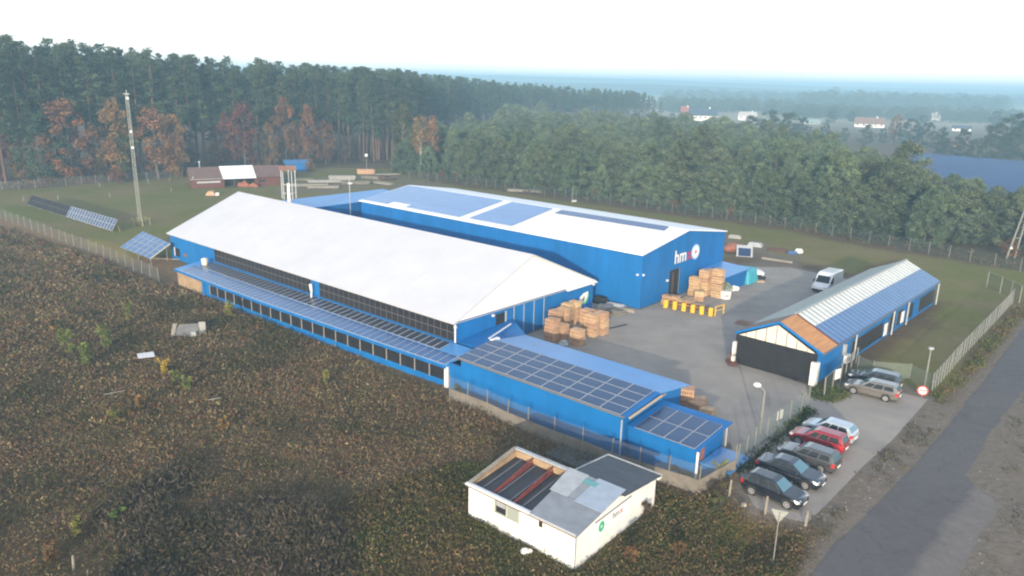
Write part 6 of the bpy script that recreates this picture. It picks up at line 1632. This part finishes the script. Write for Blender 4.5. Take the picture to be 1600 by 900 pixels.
MB().hexa([(-1.2, -.7, 0), (1.0, -.7, 0), (1.0, .7, 0), (-1.2, .7, 0)], [(-.7, -.4, .8), (.5, -.5, .9), (.5, .5, 1.0), (-.6, .5, .9)]).build('timber_heap', WOOD, fp); MB().box(1.02, 1.7, -.5, .4, 0, .55).build('pale_block', WHITE, fp); MB().tube((-2.0, .3, .1), (-.9, .3, 1.1), .06).build('stick', WOOD_D, fp)

# debris in the field
p = GT(296, 524)
wk = thing('collapsed_hut', 'collapsed grey sheet hut lying in the weedy field', 'debris', p, .35)
MB().slab([(-1.6, -.5, .25), (.7, -.9, .15), (1.3, .6, 1.1), (-1.0, .9, 1.05)], .06).build('sheet', mat('weathered_grey_sheet', (.19, .185, .18), .7, 0, .4, 1.5), wk)
MB().slab([(-1.9, -.9, .0), (-1.5, -.8, .05), (-1.2, .8, 1.2), (-1.6, .9, 1.25)], .06).build('broken_board', TIMBER, wk); MB().slab([(1.0, -.5, .0), (1.7, -.2, .1), (1.7, .5, 1.25), (1.0, .5, 1.3)], .06).build('broken_board', CONC_L, wk); MB().box(.2, .7, -.9, -.6, .1, .6).build('scrap', LGREY, wk)
p = GT(229, 564)
o = tag(MB().slab([(-.75, -.40, .55), (.75, -.40, .50), (.75, .45, .72), (-.75, .45, .75)], .05).build('white_board', mat('white_board', (.55, .57, .60), .5, 0, .2, 4)), 'small white board lying on top of the weeds', 'board'); o.location = p; o.rotation_euler = (0, 0, .55)
for px, py, L_, a_, lb in [(180, 624, 1.6, .5, 'thin pale stick lying in the middle of the weeds'), (335, 634, 1.0, .3, 'short white tipped stick lying right of the lime bushes')]:
    p = GT(px, py); o = tag(MB().bar((-L_ / 2, 0, .6), (L_ / 2, .1, .65), .06).build('pale_stick', POST_L), lb, 'stick'); o.location = p; o.rotation_euler = (0, 0, a_)
p = GT(820, 865); o = tag(MB().ball((0, 0, .15), .3, 8, .6).ball((.3, .1, .12), .2, 8, .6).build('white_rubble', WHITE), 'white rubble in the grass before the white shed', 'rubble'); o.location = p
for px, py, lb in [(1055, 748, 'left of two old tyres by the concrete fence'), (1072, 756, 'right of two old tyres by the concrete fence')]:
    p = GT(px, py); mb = MB()
    for k in range(14):
        a0, a1 = 2 * PI * k / 14, 2 * PI * (k + 1) / 14; mb.tube((.42 * math.cos(a0), .10 * math.sin(a0) * 0, .42 + .42 * math.sin(a0)), (.42 * math.cos(a1), 0, .42 + .42 * math.sin(a1)), .13, n=6)
    o = tag(mb.build('old_tyre', RUBBER), lb, 'tyre', 'old tyres'); o.location = p; o.rotation_euler = (-.35, 0, .3)
p = GT(1162, 791); o = tag(MB().ball((0, 0, .12), .22, 7, .7).build('pale_stone', CONC_L), 'pale stone on the bank below the nearest car', 'stone'); o.location = p
# shrubs scattered in the field
RUSTD = [(.115, .062, .026), (.095, .060, .028), (.13, .075, .034)]
LIME = [(.125, .155, .040), (.16, .18, .045), (.10, .13, .035)]; YEL = [(.34, .24, .03), (.40, .28, .04)]; YG = [(.19, .18, .045), (.13, .145, .04)]
def shrub(px, py, top, cols, w_, label, seed, cat='bush'):
    p = GT(px, py); d = math.hypot(p[0], p[1]); hgt = max(.5, (py - top) * d / F_PX * 1.3)
    rg = np.random.default_rng(seed); cs = []; rs = []
    for k in range(16):
        t = rg.random(); r_ = hgt * w_ * (.3 + .7 * t) * .8; a = rg.random() * 6.28
        cs.append((r_ * math.cos(a) * rg.random(), r_ * math.sin(a) * rg.random(), hgt * (.12 + .85 * t))); rs.append(hgt * .13)
    V, C = leaf_cloud(cs, rs, 26, .05 + .012 * hgt, rg, 1.2, cols, elong=1.5)
    r = thing('field_shrub', label, cat, p, 0, 'small shrubs in the weedy field')
    o = bpy.data.objects.new('crown', cloud_mesh('crown', V, C, WEEDM)); link(o, r)
    sb_ = MB()
    for c in cs[:9]: sb_.tube((0, 0, -.1), c, .022, .008, 4)
    sb_.build('stems', TRUNK_D, r)
for i, a_ in enumerate([(106, 552, 524, LIME, .5, 'lime green shrub left of the two other lime ones'), (136, 572, 538, LIME, .38, 'lime green slender shrub with yellow foot, lower of the left three'), (166, 544, 516, LIME, .5, 'lime green shrub right of the left three'), (203, 503, 482, YG, .45, 'yellowish green shrub further up the field'), (257, 586, 568, YEL, .5, 'bright yellow small shrub below the white board'), (276, 600, 584, LIME, .6, 'lime shrub, left of the pair near the yellow one'), (293, 612, 594, LIME, .6, 'lime shrub, right of the pair near the yellow one'), (357, 496, 476, YG, .5, 'yellow green shrub against the blue canopy wall'), (84, 528, 514, RUST_C, .9, 'rust red shrub beside the lime ones'), (508, 602, 582, YG, .4, 'yellowish shrub in the field below the canopy wall'), (220, 640, 622, RUST_C, .8, 'rust brown shrub in the middle of the field'), (350, 672, 655, RUST_C, .9, 'rust shrub towards the middle bottom of the field'), (178, 660, 645, YG, .5, 'small yellowish shrub below the pale stick'), (185, 818, 795, [(.07, .12, .03), (.10, .14, .04)], .6, 'green shrub in the dark lower left thicket'), (120, 838, 815, YG, .7, 'yellowish shrub at the lower left by the dark thicket'), (85, 880, 850, RUSTD, .8, 'rust shrub at the lower left by the leaning stake'), (870, 865, 815, DULL_C, .55, 'bare grey shrub growing against the white shed wall'), (1010, 808, 785, DULL_C, .35, 'thin brown shrub at the right corner of the white shed'), (715, 615, 600, YG, .8, 'yellowish weeds at the corner post of the canopy'), (985, 880, 850, RUSTD, .9, 'rust shrub in front of the white shed right wall'), (1060, 870, 850, RUSTD, .9, 'rust shrub in the middle of the bank'), (1120, 800, 775, OLIVE_C, .8, 'olive shrub on the bank by the concrete fence end'), (1125, 745, 722, [(.13, .17, .04), (.20, .20, .05)], .8, 'yellow green shrub at the end of the concrete fence')]):
    shrub(*a_, 900 + i)

# ================================================================== GROUND COVER
def weeds(name, poly, n_, hrange, seed, palette, pnoise, width=.05, blades=6, spread=.22, dens_noise=None, mt=WEEDM, fade=None):
    rg = np.random.default_rng(seed)
    xs3 = np.array([p[0] for p in poly]); ys3 = np.array([p[1] for p in poly])
    N = int(n_ * 2.5)
    x = rg.uniform(xs3.min(), xs3.max(), N); y = rg.uniform(ys3.min(), ys3.max(), N)
    ok = sd_poly(x, y, poly) < 0
    px = 800 + F_PX * (x * _R[0] + y * _R[1] + (-CAM_H) * _R[2]) / (y * _fw[1] - CAM_H * _fw[2])
    ok &= (px > -80) & (px < 1680)
    d = np.hypot(x, y)
    ok &= rg.random(N) < np.clip((60 / d) ** 1.1, .12, 1.0)
    if dens_noise: ok &= rg.random(N) < sstep(dens_noise[1], dens_noise[2], fbm(x, y, dens_noise[0], seed))
    x, y = x[ok][:n_], y[ok][:n_]
    # keep clear of the shed
    ex = FE.c * (x - FE.o[0]) + FE.s * (y - FE.o[1]); ey = -FE.s * (x - FE.o[0]) + FE.c * (y - FE.o[1])
    inside = (ex > -8.8) & (ex < .3) & (ey > -.25) & (ey < 9.5) & ~((ex < -4.1) & (ey > 5.0))
    x, y = x[~inside], y[~inside]
    z = height(x, y); n2 = len(x); d = np.hypot(x, y)
    pal = np.array(palette)
    q = fbm(x, y, pnoise[0], seed + 5, 4) * .75 + fbm(x, y, pnoise[1], seed + 9, 2) * .35 - .05 + rg.normal(size=n2) * .10
    q = np.clip((q - .28) / .46, 0, .999) * len(pal)
    base = pal[q.astype(int)] * (.80 + .40 * rg.random((n2, 1)))
    hh = (hrange[0] + (hrange[1] - hrange[0]) * rg.random(n2) ** 1.6) * (.45 + 1.1 * fbm(x, y, 3.5, seed + 2))
    k = blades
    off = rg.normal(size=(n2, k, 2)) * spread
    hz_ = rg.random((n2, k)) ** .8
    p = np.stack([x[:, None] + off[..., 0] * (.5 + hz_), y[:, None] + off[..., 1] * (.5 + hz_), z[:, None] + hh[:, None] * hz_], -1)
    a = rg.normal(size=(n2, k, 3)); a[..., 2] = np.abs(a[..., 2]) * 1.1 + .25; a /= np.linalg.norm(a, axis=-1, keepdims=True)
    b = np.cross(a, rg.normal(size=(n2, k, 3))); b /= np.linalg.norm(b, axis=-1, keepdims=True) + 1e-9
    far_ = np.clip(d / 50, .8, 2.4)[:, None]
    ln = (np.clip(hh[:, None] * .26, .07, .24) * (.6 + .8 * rg.random((n2, k))) * far_ ** .5)[..., None]
    wv = (width * far_ * (.5 + .9 * rg.random((n2, k))))[..., None]
    v = np.stack([p - a * ln, p + b * wv, p + a * ln, p - b * wv], 2)
    c = np.broadcast_to((base[:, None, :] * (.86 + .28 * rg.random((n2, k, 1))))[:, :, None, :], v.shape)
    nf = n2 * k
    f = np.arange(nf * 4).reshape(-1, 4)
    me = npmesh(name, v.reshape(-1, 3), f, mt, c.reshape(-1, 3), nper=4)
    return kind(link(bpy.data.objects.new(name, me)), 'stuff')
FIELD = [gp(-120, 345), gp(0, 345), gp(60, 364), gp(150, 393), gp(262, 440), FA.w(-50, -5.0), FA.w(2, -5.0), FA.w(5, -5.7), FA.w(29, -5.6), gp(1145, 745), gp(1150, 778), gp(1176, 806), gp(1215, 815), gp(1258, 826), gp(1262, 850), gp(1238, 920), (6, 25), (-30, 22), (-140, 60)]
PAL = [(.060, .056, .022), (.098, .090, .034), (.140, .092, .050), (.104, .066, .040), (.205, .150, .080), (.150, .088, .052), (.230, .174, .094), (.122, .106, .038), (.165, .078, .044), (.088, .076, .030)]
weeds('tall_weeds', FIELD, 95000, (.08, .52), 51, PAL, (8, 2.0), .040, 9, .36)
PALG = [(.058, .070, .016), (.078, .092, .020), (.098, .094, .024), (.115, .095, .032), (.12, .080, .034)]
weeds('rough_grass', [gp(520, 760), gp(720, 700), gp(900, 720), gp(1110, 760), gp(1170, 810), gp(1255, 835), gp(1238, 920), (6, 25), (-10, 22), gp(430, 905)], 24000, (.10, .36), 52, PALG, (7, 2.0), .05, 7)
PALD = [(.048, .046, .022), (.066, .056, .032), (.096, .072, .050), (.125, .094, .072), (.076, .064, .032)]
weeds('bramble_thicket', [gp(150, 780), gp(260, 715), gp(420, 725), gp(520, 790), gp(545, 870), gp(480, 915), gp(120, 915), gp(200, 840)], 9000, (.2, .8), 53, PALD, (4, 1.2), .042, 12, .36, (5, .34, .58))
weeds('verge_weeds', [gp(1455, 622), gp(1590, 478), gp(1606, 490), gp(1472, 640)], 2600, (.1, .4), 54, PALG, (6, 2), .05, 7)
weeds('fence_foot_grass', [gp(1152, 738), gp(1262, 640), gp(1270, 648), gp(1215, 690), gp(1168, 742)], 2200, (.15, .6), 55, [(.035, .055, .022), (.05, .07, .025), (.07, .075, .03)], (4, 1), .05, 5)
weeds('fence_foot_grass', [gp(1270, 612), gp(1300, 606), gp(1322, 618), gp(1300, 628), gp(1275, 622)], 1500, (.1, .4), 56, [(.05, .07, .022), (.09, .10, .03), (.11, .10, .04)], (4, 1), .05, 5)
weeds('forest_floor_scrub', [gp(625, 262), gp(640, 282), gp(900, 313), gp(1180, 350), gp(1420, 393), gp(1680, 440), gp(1680, 425), gp(1420, 378), gp(1180, 338), gp(900, 303), gp(700, 275)], 8000, (.3, 1.0), 57, [(.06, .05, .022), (.11, .06, .03), (.08, .075, .03), (.13, .075, .035)], (8, 2), .06, 5, .4)
weeds('lawn_edge_scrub', [gp(-60, 300), gp(30, 295), gp(150, 286), gp(285, 276), gp(285, 268), gp(150, 278), gp(30, 287), gp(-60, 292)], 5000, (.3, 1.1), 58, [(.05, .045, .02), (.11, .055, .028), (.07, .05, .03), (.14, .065, .03)], (8, 2), .06, 5, .4)

PALV = [(.075, .062, .036), (.10, .082, .050), (.065, .068, .028), (.12, .085, .055), (.09, .062, .045)]
weeds('verge_weeds', [gp(1262, 820), gp(1298, 786), gp(1352, 730), gp(1398, 690), gp(1440, 648), gp(1452, 655), gp(1405, 705), gp(1362, 752), gp(1318, 800), gp(1290, 850), gp(1255, 890), gp(1240, 880)], 2400, (.04, .30), 61, PALV, (3, 1), .045, 6, .22, (2.2, .42, .62))
weeds('verge_weeds', [gp(1400, 700), gp(1470, 645), gp(1480, 655), gp(1440, 705), gp(1385, 765), gp(1370, 770)], 500, (.03, .2), 62, PALV, (3, 1), .045, 6, .2, (1.8, .45, .65))
weeds('verge_weeds', [gp(1570, 790), gp(1530, 850), gp(1505, 905), gp(1760, 930), gp(1760, 560), gp(1610, 615), gp(1560, 690)], 2600, (.03, .24), 63, PALV, (4, 1), .05, 6, .24, (2.6, .50, .70))
rgs = np.random.default_rng(77)
sv = []; sf_ = []
for poly_, cnt in (([gp(1262, 818), gp(1450, 640), gp(1480, 655), gp(1310, 845), gp(1250, 900)], 260), ([gp(1520, 750), gp(1600, 610), gp(1760, 560), gp(1760, 930), gp(1505, 905)], 320)):
    c = 0
    X_ = [p[0] for p in poly_]; Y_ = [p[1] for p in poly_]
    while c < cnt:
        x, y = rgs.uniform(min(X_), max(X_)), rgs.uniform(min(Y_), max(Y_))
        if sd_poly(np.array([x]), np.array([y]), poly_)[0] > 0: continue
        r_ = .03 + .09 * rgs.random() ** 3; z_ = h1(x, y); b = len(sv); a0 = rgs.random() * 6.28
        sv += [(x + r_ * math.cos(a0 + k * 1.2566), y + r_ * math.sin(a0 + k * 1.2566), z_ - .01) for k in range(5)] + [(x, y, z_ + r_ * .6)]
        sf_ += [(b + k, b + (k + 1) % 5, b + 5) for k in range(5)]; c += 1
me = bpy.data.meshes.new('loose_stones'); me.from_pydata(sv, [], sf_); me.materials.append(mat('verge_stone', (.22, .20, .175), .9, 0, .35, 2))
kind(link(bpy.data.objects.new('loose_stones', me)), 'stuff')
